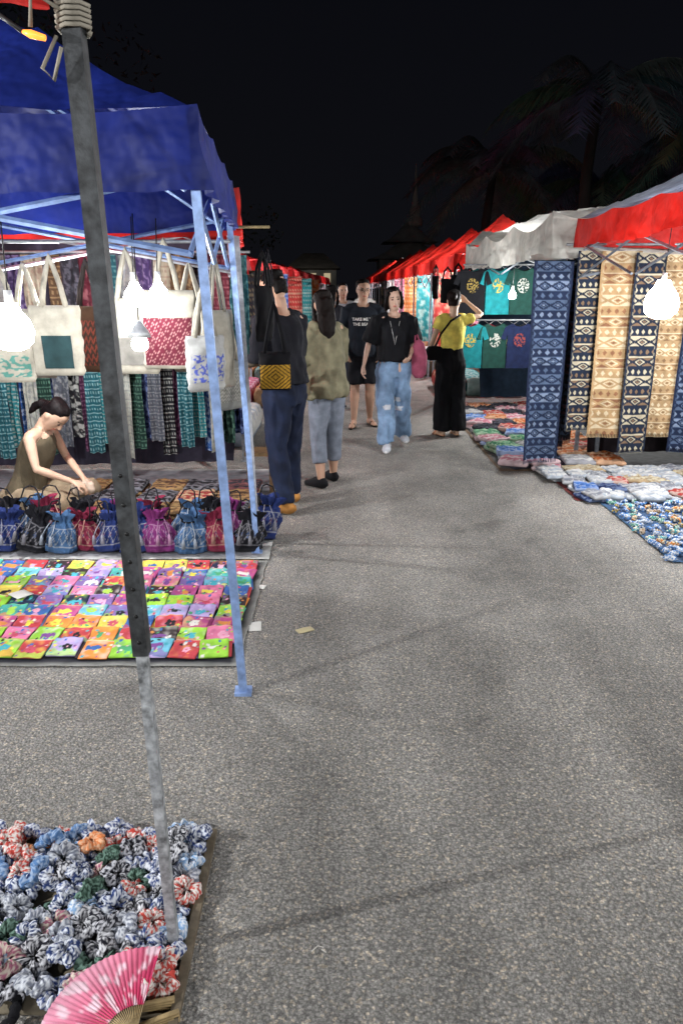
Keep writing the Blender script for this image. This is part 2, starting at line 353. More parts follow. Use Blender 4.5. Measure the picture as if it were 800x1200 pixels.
for s in(-1,1):
    c=[Hd(s*.0185+.0145*cos(a),-.063,.936+.011*sin(a)) for a in[2*pi*i/10 for i in range(11)]]; gm.loft(c,.0022,5)
gm.loft([Hd(-.005,-.064,.938),Hd(.005,-.064,.938)],.002,5)
for s in(-1,1): gm.loft([Hd(s*.033,-.062,.938),Hd(s*.046,-.02,.938),Hd(s*.047,.005,.935)],.002,5)
gm.bld('glasses',PLAS,r); r.location=rl
def lj(p):
    k=1+.35*noise.noise(p*7)
    c=hx('#7089a6')
    for q in((.04,.52),(.06,.42),(-.07,.46)):
        if abs(p.x-q[0])<.035+.02*noise.noise(p*40) and abs(p.z-q[1])<.022: c=hx('#b9bdc4')
    return tuple(a*k for a in c)
wom2=dict(fem=1,head=(.1,.15),roll=-.10,el=[(-.155,.02,.66),(.135,.02,.665)],wr=[(-.185,-.01,.53),(.10,-.08,.60)],palm=[(1,-.2,0),(-1,-.2,.2)],curl=.4,
  top=dict(name='blouse',hem=.555,sl=.95,sr=.050,inf=.02,flare=.012,loose=1,col=bk,wr=.014),bot=dict(name='jeans',r=(.064,.054,.054),end=.98,col=lj,wr=.022),shoe=(hx('#a9acb2'),hx('#cfcfcf')),hair='bob',hairc='#120e0d',
  an=[(-.035,-.09,.045),(.08,.13,.068)],kn=[(-.05,-.07,.28),(.065,.01,.275)])
r,AR,U,Hd=person('woman in black blouse and wide ripped light blue jeans walking towards the camera',.53,7.75,.02,1.63,wom2,skin=(.50,.32,.24))
r.location=(0,0,0)
MB(hx('#b9b9b9')).loft([U(-.03,-.07,.80),U(-.012,-.09,.72),U(.0,-.096,.66),U(.012,-.09,.72),U(.03,-.07,.80)],.003,5).bld('necklace',META,r)
r.location=(.53,7.75,0)
yel=lambda p:tuple(a*(1+.15*noise.noise(p*20)) for a in hx('#dccb62'))
wom3=dict(fem=1,head=(-.5,-.05),el=[(-.225,-.03,.835),(.13,-.03,.66)],wr=[(-.125,-.07,.925),(.12,-.11,.60)],palm=[(1,0,.2),(-1,0,0)],
  top=dict(name='knit_top',hem=.60,sl=.4,sr=.036,inf=.007,flare=.002,col=yel,wr=.006),bot=dict(name='wide_trousers',waist=.62,r=(.062,.062,.070),end=1.0,col=hx('#0f0f13'),wr=.014),shoe=(hx('#b98f72'),hx('#3a2d26')),sandal=1,hair='bun',hairc='#1b1312')
r,_,U,Hd=person('woman in yellow top and black wide trousers seen from behind, hand raised to head',1.22,8.4,pi+.25,1.6,wom3,skin=(.5,.32,.22))
bm=MB(hx('#0e0e11')); c=Vector((1.02,8.33,.86)); bm.slab(c,.2,.07,.15,.3,nx=5,ny=4)
b=thing('shoulder_bag','small black crossbody bag worn by the woman in the yellow top','bag',(1.02,8.33,.86)); bm.bld('body',GARM,b)
MB(hx('#101013')).loft([(1.02,8.30,1.0),(1.08,8.27,1.15),(1.18,8.28,1.28),(1.29,8.31,1.345)],[(.012,.004)]*4,6).bld('strap',GARM,b)
b=thing('tote_bag','pink fabric bag hanging from the arm of the woman in ripped jeans','bag',(.78,7.7,.72))
MB(hx('#9c4f65')).loft([(.79,7.68,.74),(.79,7.68,.78),(.79,7.68,.95),(.78,7.68,1.08),(.77,7.68,1.12)],[(.04,.04),(.075,.05),(.08,.05),(.055,.03),(.02,.015)],14,side=(1,0,0)).bld('body',GARM,b)
for s in(-1,1): MB(hx('#8c4257')).loft([(.77+s*.03,7.68,1.06),(.755+s*.01,7.69,1.16),(.745,7.71,1.2)],[(.008,.004)]*3,6).bld('handle',GARM,b)
def simple(label,x,y,rz,H,top,bot,hair,fem=0,g=None,end=.98,hc='#14100f'):
    person(label,x,y,rz,H,dict(fem=fem,top=dict(name='shirt',hem=.5,sl=.8,col=hx(top),loose=1,sr=.04,inf=.014),bot=dict(name='trousers',r=(.062,.05,.044),end=end,col=hx(bot)),shoe=(hx('#2a2a2c'),hx('#c0c0c0')),hair=hair,hairc=hc),group=g)
simple('person in charcoal shirt half hidden behind the woman in olive',-.13,10.4,pi-.4,1.66,'#2b2b31','#23252c','long',1)
simple('person in pale grey shirt walking behind the man in the printed T-shirt',.02,12.3,.2,1.7,'#8b8d92','#2b3040','short')
simple('distant person in white shirt standing between the far stalls',.5,17,pi,1.68,'#b9b9b4','#22242c','short')
simple('distant person in dark red shirt at the far end of the lane',-.2,21,.3,1.62,'#6b2328','#2a2a30','long',1)
vend=dict(fem=1,raw=1,P0=(0,0,.075),lean=.38,head=(-.1,.62),el=[(-.125,-.15,.235),(.125,-.15,.235)],wr=[(-.045,-.265,.165),(.035,-.275,.16)],palm=[(.3,0,-1),(-.3,0,-1)],curl=.5,nofoot=1,
  kn=[(-.15,-.24,.085),(.15,-.24,.085)],an=[(.05,-.27,.035),(-.05,-.20,.035)],
  top=dict(name='sleeveless_top',hem=.49,sl=0,inf=.006,col=hx('#4e4638'),wr=.005),bot=dict(name='skirt',r=(.064,.052,.042),end=.9,col=hx('#7d6f5b'),wr=.014,lap=1),hair='tail',hairc='#141011')
person('seated woman stall keeper in sleeveless olive top and brown-beige skirt, leaning over her work',-2.36,5.35,1.4,1.66,vend,skin=(.42,.27,.19))
v_=MB(hx('#a39282')); v_.slab((-1.90,5.28,.17),.15,.12,.08,.5,nx=10,ny=8,wob=.05); tag(v_.bld('folded_cloth',CLOTH),'pale bundle of cloth held in the seated woman\'s hands','cloth')
# ---------------------------------------------------------------- setting
gm=MB(); gm.add([(-120,-40,0),(120,-40,0),(120,160,0),(-120,160,0)],[(0,1,2,3)]); g=gm.bld('road',asphalt(),smooth=False,origin=(0,0,0)); g['kind']='structure'
# ---------------------------------------------------------------- tents
def tent(x0,x1,y0,y1,eave,val,peak,roof,vc,lc,label,group=None,lean=0,seg=26,rad=.017,noise_a=.03,off=None,sag=.12,shear=0,va=.02):
    cx,cy=(x0+x1)/2,(y0+y1)/2; root=thing('market_tent',label,'tent',(cx,cy,0),group)
    def f(u,v):
        a,b=2*u-1,2*v-1; m=max(abs(a),abs(b)); z=eave+(peak-eave)*(1-m)-sag*sin(pi*(1-m))*(1-.3*min(abs(a),abs(b)))
        p=Vector((cx+a*(x1-x0)/2,cy+b*(y1-y0)/2,z)); p.z+=(noise_a*noise.noise(p*2.1)+noise_a*.5*noise.noise(p*6))*(1 if m<.99 else .3); return p
    MB(roof).grid(f,seg,seg).bld('canopy',CANO,root)
    P=[(x0,y0),(x1,y0),(x1,y1),(x0,y1),(x0,y0)]; n=160
    def g(u,v):
        t=u*4; i=min(int(t),3); k=t-i; e=.012
        x=P[i][0]+(P[i+1][0]-P[i][0])*k; y=P[i][1]+(P[i+1][1]-P[i][1])*k
        ox=(x-cx)/(x1-x0)*2*e; oy=(y-cy)/(y1-y0)*2*e
        w=(.035*noise.noise(Vector((x*4,y*4,v*1.5)))+.015*sin((x+y)*26+4*noise.noise(Vector((x,y,0)))))*v*(1+va*8)
        return Vector((x+ox*(1+v)+w,y+oy*(1+v)+w,eave+.004-v*(val+.02*abs(sin(k*pi))+va*noise.noise(Vector((x*1.6,y*1.6,3))))-va*1.5*abs(sin(k*pi*3))*(1-v)))
    MB(vc).grid(g,n,5).bld('valance',CANO,root)
    for j,(x,y) in enumerate(P[:4]):
        s=1 if x>cx else -1
        xi=x-s*.02; yi=y+(.02 if y<cy else -.02)
        if off: xi+=off[j][0]; yi+=off[j][1]
        m=MB(lc); m.loft([(xi+s*lean,yi,0),(xi,yi,eave-.02)],rad*1.35,4,side=(1,1,0)); m.box((xi+s*lean,yi,.006),(.07,.07,.012)); m.bld('leg',META,root,smooth=False)
    for (a,b) in zip(P,P[1:]):
        a=Vector((a[0],a[1],0)); b=Vector((b[0],b[1],0)); c=(Vector((cx,cy,0))-(a+b)/2).normalized()*.03; a+=c; b+=c
        m=MB(lc); zt,zb=eave-.2,eave-.46; n=2
        for k in range(n):
            p=a.lerp(b,k/n+.01); q=a.lerp(b,(k+1)/n-.01); up=Vector((0,0,zt)); lo=Vector((0,0,zb))
            m.loft([p+up,q+lo],.011,4); m.loft([p+lo+c*.4,q+up+c*.4],.011,4)
        m.bld('scissor_strut',META,root,smooth=False)
    for (x,y) in P[:4]:
        MB(lc).loft([(x+(cx-x)*.03,y+(cy-y)*.03,eave-.25),(cx,cy,peak-.15)],.010,4).bld('roof_strut',META,root,smooth=False)
    if shear:   # this tent does not stand square: its side wall runs slightly inwards
        for ch in root.children:
            for v in ch.data.vertices: v.co.x-=shear*(v.co.y+(y1-y0)/2)
    return root
NAVY=hx('#1b2664'); RED=hx('#b52722'); LB=hx('#7f97c2')
tent(-3.5,-.485,2.72,4.46,2.18,.26,3.02,NAVY,hx('#1c2766'),LB,'large blue market tent over the left stall with pale blue metal legs',lean=.10,noise_a=.05,sag=.03,shear=.075)
tent(-3.7,-.60,4.62,7.1,2.16,.26,2.6,RED,RED,hx('#8f9196'),'red market tent directly behind the blue tent on the left',lean=.07,shear=.16)
tent(1.98,5.0,4.15,6.62,2.17,.22,3.1,hx('#7d8598'),hx('#c2261f'),hx('#7a8088'),'dark grey tent with red valance nearest on the right',off=[(.75,0),(0,0),(0,0),(.45,.42)])
tent(1.80,4.8,6.75,11.3,2.24,.36,2.62,hx('#d0cec6'),hx('#c4c2ba'),hx('#7a8088'),'dirty white tarpaulin tent over the T-shirt stall on the right',off=[(.45,.3),(0,0),(0,0),(0,0)],noise_a=.16,va=.075)
protoR=tent(1.68,3.5,11.6,14.0,2.12,.22,2.78,hx('#d0332b'),hx('#c02a24'),hx('#9aa0a8'),'red tent next to the white tarpaulin tent on the right','red tents along the far right side',sag=.06)
for i in range(9):
    o=copy_tree(protoR); o.location=(2.59-.06*i-.05,12.8+2.7*(i+1),0)
    o['label']='red tent on the right side of the lane, %s beyond the white tarpaulin tent'%ORD[i+1]
protoL=tent(-4.3,-1.62,7.5,9.9,2.08,.24,2.5,hx('#b8282a'),hx('#b8282a'),hx('#9aa0a8'),'red tent on the left, third from the camera behind the browsing man','red tents along the far left side')
for i in range(9):
    o=copy_tree(protoL); o.location=(-2.96+.12*(i+1),8.7+2.75*(i+1),0)
    o['label']='red tent on the left side of the lane, %s beyond the browsing man\'s stall'%ORD[i+1]
root=thing('tent_pole','grey metal pole in the left foreground with lower silver inner tube','pole',(-.42,1.48,0))
top=Vector((-.47,1.48,2.22)); bot=Vector((-.42,1.48,0)); L=lambda t:bot.lerp(top,t)
MB(hx('#94979a')).loft([L(0),L(.42)],.0165,4,side=(1,1,0)).bld('lower_tube',RUST,root,smooth=False)
ut=MB(hx('#37393b')).loft([L(.375+.625*i/20) for i in range(21)],.0235,4,side=(1,1,0)).bld('upper_tube',RUST,root,smooth=False)
for i in range(7):
    c=L(.39+.028*i); MB((.006,.006,.006)).ell(c+Vector((0,-.0165,0)),(.0045,.002,.0045)).bld('hole',PLAS,ut)
MB(hx('#a9a49a')).box(L(.002)+Vector((0,0,.003)),(.06,.06,.006)).bld('foot',RUST,root,smooth=False)
rm=MB(hx('#c63a36'))
rm.grid(lambda u,v:Vector((-1.1+.60*u,1.30+.16*u+.01*sin(v*9+u*20),2.085-.035*v+.006*sin(u*30)+.012*u)),30,6)
rt=thing('rolled_canopy','red rolled canopy edge at the top left tied to the foreground pole','canopy',(-.8,1.4,2.0)); rm.bld('valance',CANO,rt)
MB(hx('#b3302e')).loft([(-1.1,1.31,2.085),(-.5,1.47,2.10)],.012,8).bld('rail',META,rt)
am=at(42,40,1.45); t=thing('small_lamp','small amber lamp glowing under the red canopy edge at the top left','lamp',am)
MB((1,.4,.1)).loft([am+Vector((-.022,0,.004)),am+Vector((-.008,0,0)),am+Vector((.016,0,-.006))],[.003,.007,.005],12).bld('glass',AMB,t); MB(hx('#333333')).loft([am+Vector((-.06,0,.03)),am+Vector((-.022,0,.004))],.004,6).bld('cord',PLAS,t)
t=thing('tie_cord','pale cord knotted around the top of the foreground pole','cord',(-.46,1.47,2.0))
cm=MB(hx('#8d877b')); pts=[]
for i in range(40):
    a=i*.9; pts.append((-.465+.028*cos(a),1.48+.028*sin(a),2.03+.0012*i))
cm.loft(pts,.004,5); cm.loft([(-.49,1.46,2.02),(-.52,1.46,1.97),(-.50,1.455,1.95),(-.48,1.45,2.0)],.0035,5); cm.loft([(-.48,1.46,2.06),(-.52,1.44,2.08),(-.53,1.45,2.03)],.004,5); cm.bld('knot',CLOTH,t)
# ---------------------------------------------------------------- bulbs
def mkbulb(label,p,top,shade=False,r=.034,g=None):
    root=thing('light_bulb',label,'light bulb',p,g); p=Vector(p)
    MB((1,1,1)).loft([p+Vector((0,0,z*r/.04)) for z in(-.046,-.042,-.030,-.010,.010,.028,.042)],[r*.3,r*.62,r*.92,r,r*.85,r*.5,r*.36],20).bld('glass',GLOW,root)
    so=MB(hx('#d8d8d4')).loft([p+Vector((0,0,1.05*r)),p+Vector((0,0,1.05*r+.05))],.016,10).bld('socket',PLAS,root)
    MB(hx('#222222')).loft([p+Vector((0,0,1.05*r+.05)),Vector((p.x+.01,p.y,top))],.003,5).bld('cord',PLAS,so)
    if shade: MB(hx('#a6a8a8')).loft([p+Vector((0,0,z)) for z in(.02,.05,.08,.1)],[.058,.045,.024,.016],16).bld('lamp_shade',META,root)
    return root
def light(p,w,r=.03,col=(.98,.99,1)):
    l=bpy.data.lights.new('bulb_or_fill_light','POINT'); l.energy=w; l.shadow_soft_size=r; l.color=col
    o=bpy.data.objects.new('bulb_or_fill_light',l); C.objects.link(o); o.location=p
b1=at(14,382,3.1); mkbulb('bright hanging bulb at the left edge in front of the tote bags',b1,1.95,r=.085); light(b1+Vector((.05,-.12,-.13)),24)
b2=at(158,345,3.95); mkbulb('lit bulb hanging before the tote bags, left of a pair',b2,1.95,r=.056); light(b2+Vector((0,-.1,-.10)),20)
b3=at(186,343,4.05); mkbulb('lit bulb hanging before the tote bags, right of a pair',b3,1.95,r=.052)
b4=at(164,400,3.8); mkbulb('silver shaded bulb hanging low in front of the tote bags',b4,1.95,shade=True,r=.042)
b5=at(775,350,5.5); mkbulb('glaring white bulb in front of the hanging scarves on the right',b5,2.05,r=.12); light(b5+Vector((0,-.1,-.20)),75)
b6=at(600,345,8.8); mkbulb('lit bulb among the hanging T-shirts',b6,2.0,r=.045); light(b6+Vector((0,-.1,-.09)),85)
for i in range(5):
    y=13+i*2.7
    p=Vector((2.3,y,1.85)); mkbulb('small lit bulb under the %s far red tent on the right'%ORD[i],p,2.15,r=.06); light(p+Vector((0,0,-.12)),160 if i<3 else 120)
    p=Vector((-2.1,8.3+i*2.75,1.8)); mkbulb('small lit bulb under the %s far red tent on the left'%ORD[i],p,2.1,r=.06); light(p+Vector((0,0,-.12)),150)
light((2.3,32,2),190); light((-1.6,30,2),190); light((3.0,12.0,5.4),110,.1); light((3.2,33,4.5),70,.1); light((3.6,4.0,4.6),90,.1); light((3.2,9.0,1.9),80,.05)  # high lamps are unseen fills added for palms, temple and grey tent roof
# the rest of the market behind and beside the camera: its bulbs, plus a fill light added above the lane
light((-3.7,.50,2.0),720,.02); light((-2.2,-1.8,2.0),90,.06); light((2.9,-1.2,2.0),140,.06); light((3.3,2.6,2.1),280,.05); light((-2.2,-4.5,2.0),150,.06); light((2.9,-4.5,2),150,.06); light((.4,-3.4,2.7),300,.10)
light((-1.9,6.2,1.85),55); light((-1.75,4.72,1.55),150,.015); light((3.1,4.9,2.0),120,.05); light((-2.7,3.3,1.8),45)  # right and blue tent lamps have no bulb, added to brighten the lane
# ---------------------------------------------------------------- totes
def mktote(label,cat,body,handle,patch=None,w=.30,h=.38,group='hanging tote bags',hl=.26):
    root=thing('tote_bag',label,cat,(0,0,0),group); sd=R.random()*40
    th=lambda z:.008+.028*sin(pi*min(1,max(0,(h-z)/h))**.8)
    zs=[h*i/14 for i in range(15)]; m=MB(body)
    m.loft([(0,0,z) for z in zs],[((w/2-.012*(i==0)+.004*sin(i*2.1)),th(z)) for i,z in enumerate(zs)],36,side=(1,0,0))
    for v in m.v: v.y+=.014*noise.noise(Vector((v.x*14+sd,sd,v.z*9)))
    bd=m.bld('body',CLOTH,root)
    for yy in(-1,1):
        MB(handle).loft([(-.065,yy*.012,h-.01),(-.045,yy*.012,h+.1),(-.012,yy*.006,h+hl*.85),(0,yy*.004,h+hl),(.012,yy*.006,h+hl*.85),(.045,yy*.012,h+.1),(.065,yy*.012,h-.01)],[(.003,.013)]*7,6,side=(0,1,0)).bld('handle',CLOTH,root)
    if patch:
        x0,x1,z0,z1,cf=patch
        def f(u,v):
            x=x0+(x1-x0)*u; z=z0+(z1-z0)*v; return Vector((x,-th(z)*math.sqrt(max(0,1-(x/(w/2))**2))-.005+.014*noise.noise(Vector((x*14+sd,sd,z*9))),z))
        MB().grid(f,40,32,cf).bld('patch',CLOTH,bd)
    return root
CR=hx('#948f82')
def plain(c): return lambda u,v:c
def zig(a,b,n=6,m=5):
    return lambda u,v: b if (abs(((u*n)%1)-.5)*1.4+((v*m)%1))%1<.42 else a
def mottle(a,b,s=9):
    return lambda u,v: mix(a,b,min(1,max(0,(noise.noise(Vector((u*s,v*s,1.3)))-.0)*8)))
def hungb(label,u,v,Y,rz,**k):
    t=mktote(label,'tote bag',**k); p=at(u,v,Y); place(t,p,rz); return t
hungb('cream tote bag with small teal print at the far left edge, beside the bright bulb',14,448,4.2,.1,body=CR,handle=CR,patch=(-.1,.12,.03,.15,mottle(CR,hx('#4c7a70'))),w=.28)
hungb('plain cream tote bag squeezed between the teal printed and green-patched totes',42,443,4.5,-.1,body=hx('#88837a'),handle=CR,w=.28,h=.40)
hungb('cream tote bag with dark green square patch',72,440,4.22,.05,body=CR,handle=CR,patch=(-.075,.085,.04,.22,plain(hx('#25393b'))),w=.28)
hungb('dark embroidered tote bag behind the green-patched cream bag',112,436,4.5,-.2,body=hx('#4f3b2e'),handle=hx('#2b2523'),patch=(-.09,.09,.04,.3,zig(hx('#3a2f2a'),hx('#7c3f34'))),w=.25)
hungb('cream tote bag with pale grey pocket behind the silver shaded bulb',158,438,4.25,0,body=CR,handle=CR,patch=(-.085,.085,.05,.2,plain(hx('#726f69'))),w=.30,h=.41)
hungb('cream tote bag with maroon patterned lower half',201,432,4.2,-.05,body=CR,handle=CR,patch=(-.135,.135,.02,.29,lambda u,v:CR if v>.95 else (hx('#8a6a68') if (abs(((u*12)%1)-.5)*1.6+((v*7)%1))%1<.16 else hx('#4d1a26'))),w=.30,h=.42)
hungb('beige tote bag half hidden behind the maroon patterned tote',228,436,4.6,-.2,body=hx('#7d776a'),handle=CR,w=.26)
hungb('cream canvas tote seen edge-on beside the blue tent leg',258,455,4.35,1.1,body=CR,handle=CR,w=.3,h=.44,hl=.3)
hungb('white tote bag with blue print hanging low by the tent leg',243,458,4.15,.7,body=hx('#9b9b98'),handle=CR,patch=(-.1,.1,.05,.2,mottle(hx('#9b9b98'),hx('#4a55a0'),12)),w=.24,h=.3)
hungb('grey checked tote bag hanging low next to the tent leg',270,480,4.5,.9,body=hx('#757570'),handle=CR,patch=(-.1,.1,.05,.25,zig(hx('#6a6a63'),hx('#94918a'),9,9)),w=.24,h=.3)
GO=hx('#a07a2a')
gb=mktote('black shoulder bag with gold patterned base hanging from the tent pole','shoulder bag',hx('#101014'),hx('#101014'),patch=(-.095,.095,.01,.16,lambda u,v:GO if (abs(u-.5)+abs(v-.5))%.16<.10 else hx('#3a2b12')),w=.2,h=.24,group=None,hl=.30)
place(gb,at(323,457,4.75),.15)
for i,(u,v,Y,c,n) in enumerate([(310,400,4.85,'#0c0c10','black'),(316,395,5.0,'#15151c','charcoal')]):
    t=mktote('%s cloth bag hanging above the gold patterned bag'%n,'tote bag',hx(c),hx(c),w=.16,h=.34,hl=.2); place(t,at(u,v,Y),1.0+i*.4)
sm=MB(hx('#8a7a5a')).loft([at(262,266,4.52),at(316,266,4.52)],.008,6); tag(sm.bld('bamboo_rod',WOOD),'short bamboo rod sticking out from the top of the tent pole','rod')
# ---------------------------------------------------------------- hanging cloths
def hang(name,label,cat,x,y,zt,w,h,rz,colf,nu=8,nv=20,fold=.02,group=None,fringe=False,k=2.5,mat=None):
    M=Matrix.Rotation(rz,3,'Z'); ph=R.random()*6; c=Vector((x,y,0))
    def f(u,v):
        yy=fold*sin(u*2*pi*k+ph+.5*sin(v*4))*(.35+.65*v)+.9*fold*noise.noise(Vector((u*4+ph,v*4,0)))
        return c+M@Vector(((u-.5)*w*(1-.05*sin(v*3+ph)),yy,zt-v*h+.01*noise.noise(Vector((u*3,ph,0)))*v))
    m=MB(); m.grid(f,nu,nv,colf,keep=(lambda i,j: not(fringe and j>=nv-5 and i%2)) )
    return tag(m.bld(name,mat or CLOTH),label,cat,group)
def ikat(base,c1,c2,n,ac=2,k1=.75,k2=.8):
    c1=mix(base,c1,k1); c2=mix(base,c2,k2); e=mix(base,c1,.4)
    def f(u,v):
        if u<.05 or u>.95: return base
        if u<.10 or u>.90: return e if int(v*n*6)%2 else base
        s=v*n; r=int(s); p=s-r
        if p<.045 or .5<p<.54: return c1
        if p<.5:
            q=abs(((u*ac+.5)%1)-.5)*2; w=abs((p-.045)/.455-.5)*2; d=q+w
            return c2 if d<.28 else (base if d<.48 else (c1 if d<.72 else (base if d<1.2 else (c2 if r%2 else c1))))
        q=abs(((u*5)%1)-.5)*2; w=abs((p-.54)/.46-.5)*2; d=q+w
        return (c1 if r%2 else c2) if d<.62 else base
    return f
NV=hx('#161f33'); TN=hx('#8a7152'); CRM=hx('#b3a88e')
navy1=ikat(NV,hx('#56667e'),hx('#78859a'),11,3,.5,.6); tan1=ikat(TN,CRM,hx('#5f3526'),9,2,.7,.7); navy2=ikat(hx('#1a212e'),CRM,hx('#6d5844'),10,2,.7,.8); tan2=ikat(hx('#8c7456'),hx('#bfb498'),hx('#59402c'),12,3,.7,.7); blk=ikat(hx('#111318'),hx('#303c50'),hx('#4a3036'),9)
SG='patterned scarves hanging on the right stall'
def sc(label,u0,u1,vt,vb,Y,rz,cf,fold=.010,k=1.2):
    a=at(u0,vt,Y); zb=at((u0+u1)/2,vb,Y).z
    xa=at(u0,(vt+vb)/2,Y).x; xb=at(u1,(vt+vb)/2,Y).x
    return hang('hanging_scarf',label,'scarf',(xa+xb)/2,Y,a.z,(xb-xa)/abs(cos(rz)),a.z-zb,rz,cf,nu=48,nv=240,fold=fold,group=SG,fringe=True,k=k)
sc('wide navy scarf with pale diamond rows, nearest the lane on the right stall',616,664,306,542,6.45,.35,navy1,.016)
sc('narrow black scarf behind the wide navy scarf at the lane edge',654,668,304,528,7.0,.6,blk)
sc('narrow charcoal scarf between the black scarf and the first front navy scarf',662,679,300,520,6.9,.5,blk)
sc('dark navy and cream diamond scarf, left of the first tan scarf',668,702,294,505,6.6,.15,navy2)
sc('tan diamond patterned scarf, left of the two tan scarves',696,740,294,513,6.55,-.05,tan1,.016)
sc('navy scarf with cream diamonds hanging between the two tan scarves',733,768,296,531,6.5,.1,navy2)
sc('tan and cream scarf hanging behind the glaring bulb',761,799,298,512,6.55,-.05,tan2,.016)
sc('navy scarf hanging at the right edge of the picture',795,838,298,530,6.5,.05,navy1)
sc('brown striped scarf just past the right edge of the stall',838,880,298,520,6.52,.05,tan1)
rl_=MB(hx('#8d8f92')).loft([(1.9,6.66,1.97),(4.4,6.6,1.97)],.012,8); tag(rl_.bld('hanging_rail',META),'metal rail carrying the patterned scarves','rail')
cols=[('teal','#16424a','#8aa8a8'),('black and white','#16161a','#a9a9a4'),('navy','#161f3f','#6f7fa8'),('white lace','#86877f','#4a4f58'),('turquoise','#205c62','#a8a498'),('plum','#36182f','#7c5a70'),('grey','#3c3f46','#808080'),('dark green','#182e28','#5f8070'),('blue','#1d3d6c','#a4b0c0')]
def motif(a,b,s,dk=.6):
    ca,cb=hx(a),hx(b); cb=mix(ca,cb,dk); r=R.random()*50; q=R.random()
    def f(u,v):
        if q<.45:
            p=(v*11)%1; return cb if (p<.12 or (.4<p<.7 and abs(((u*6)%1)-.5)<.2)) else ca
        k=noise.noise(Vector((u*s*2+r,v*s*8,r)))+.5*noise.noise(Vector((u*s*5,v*s*18,r)))
        return mix(ca,cb,min(1,max(0,(k-.0)*4)))
    return f
for i in range(24):
    n,a,b=cols[(i*4)%9]; x=-2.85+i*.086; lb=(ORD+['seventeenth','eighteenth','nineteenth','twentieth','twenty-first','twenty-second','twenty-third','twenty-fourth'])[i]
    hang('hanging_skirt','%s patterned cloth, %s from the left in the low row behind the seller'%(n,lb),'hanging cloth',x,6.22+.07*(i%3),1.02+.02*(i%3),.12,.80-.05*(i%4),R.uniform(-.5,.5),motif(a,b,3,.5),nu=20,nv=100,fold=.020,group='patterned cloths hanging low in the left stall',k=2)
up=[('maroon','#481a25','#80565a'),('purple','#2f2444','#766888'),('charcoal','#1f1f25','#55555f'),('pale grey','#6a6a68','#44444e'),('brown','#423224','#8a7658'),('dark teal','#183e46','#5a8080'),('cream','#7d7768','#5a3838')]
for i in range(16):
    n,a,b=up[(i*5)%7]; x=-2.95+i*.143
    hang('hanging_scarf','%s scarf, %s from the left in the high row behind the tote bags'%(n,ORD[i]),'scarf',x,6.0+.05*(i%2),1.86,.16,.78+.04*(i%3),R.uniform(-.4,.4),motif(a,b,3,.5),nu=20,nv=90,fold=.028,group='scarves hanging high in the left stall',k=2)
for z,n in((1.05,'lower'),(1.88,'upper')):
    tag(MB(hx('#8d8f92')).loft([(-3.4,6.27 if z<1.5 else 6.02,z),(-.7,6.27 if z<1.5 else 6.02,z)],.010,8).bld('hanging_rail',META),'%s metal rail carrying cloths at the back of the left stall'%n,'rail')
tag(MB(hx('#8d8f92')).loft([(-3.2,4.4,1.86),(-.62,4.4,1.86)],.010,8).bld('hanging_rail',META),'metal rail carrying the tote bags','rail')
hang('backdrop_cloth','dark cloth closing the back of the left red tent','backdrop',-2.30,6.75,2.0,2.6,1.95,.1,plain(hx('#2b2833')),nu=60,nv=10,fold=.03,k=9)
# ---------------------------------------------------------------- ground mats left
def mat_sheet(label,x0,x1,y0,y1,z,col,border=None):
    m=MB(); f=lambda u,v:Vector((x0+(x1-x0)*u+.015*noise.noise(Vector((u*9,v*9,x0))),y0+(y1-y0)*v+.015*noise.noise(Vector((v*9,u*9,y0))),z+.004*noise.noise(Vector((u*20,v*20,0)))))
    m.grid(f,40,32,lambda u,v:(border if border and (u>.975 or v>.975 or v<.025 or u<.025) else col))
    return tag(m.bld('ground_cloth',CLOTH),label,'ground cloth')
mat_sheet('dark ground cloth edged in white under the colourful purses',-2.35,-.455,2.95,4.28,.008,hx('#26262c'),hx('#7d7d78'))
mat_sheet('pale ground sheet under the drawstring bags and the seller',-3.3,-.45,4.30,6.7,.012,hx('#66666a'),hx('#989894'))
pal=[('lime green','#7fae3a'),('pink','#c06a88'),('orange','#c5793a'),('sky blue','#5f9cb2'),('red','#a03a40'),('purple','#6f5a8c'),('yellow','#bdae4c'),('turquoise','#45958c'),('lilac','#9a88b0'),('royal blue','#38598f'),('dark brown','#33282a'),('magenta','#9a4572'),('dark navy','#20263c')]
alt=[hx(c) for c in('#c9bd4a','#c4c0b8','#34588f','#a84656','#44885e','#bb7a42','#6d427c','#3f92a0','#1f1f24','#c88ea2','#8fb84a')]
nc,nr=12,9; x1,x0=-.50,-2.17; y0,y1=3.01,4.20
EL=[(-.08,-.02,.40,.27),(.36,.14,.20,.19),(.56,-.12,.07,.28),(-.32,-.36,.09,.26),(.10,-.36,.09,.26)]
FI=[(0,0,.42,.22),(.48,0,.12,.26)]
BI=[(0,-.05,.3,.24),(.28,.25,.15,.14),(-.38,.12,.22,.08)]
FL=[(.22*cos(t),.22*sin(t),.16,.16) for t in(0,1.26,2.5,3.77,5.0)]
OW=[(0,-.1,.26,.36),(-.16,.28,.15,.13),(.16,.28,.15,.13)]
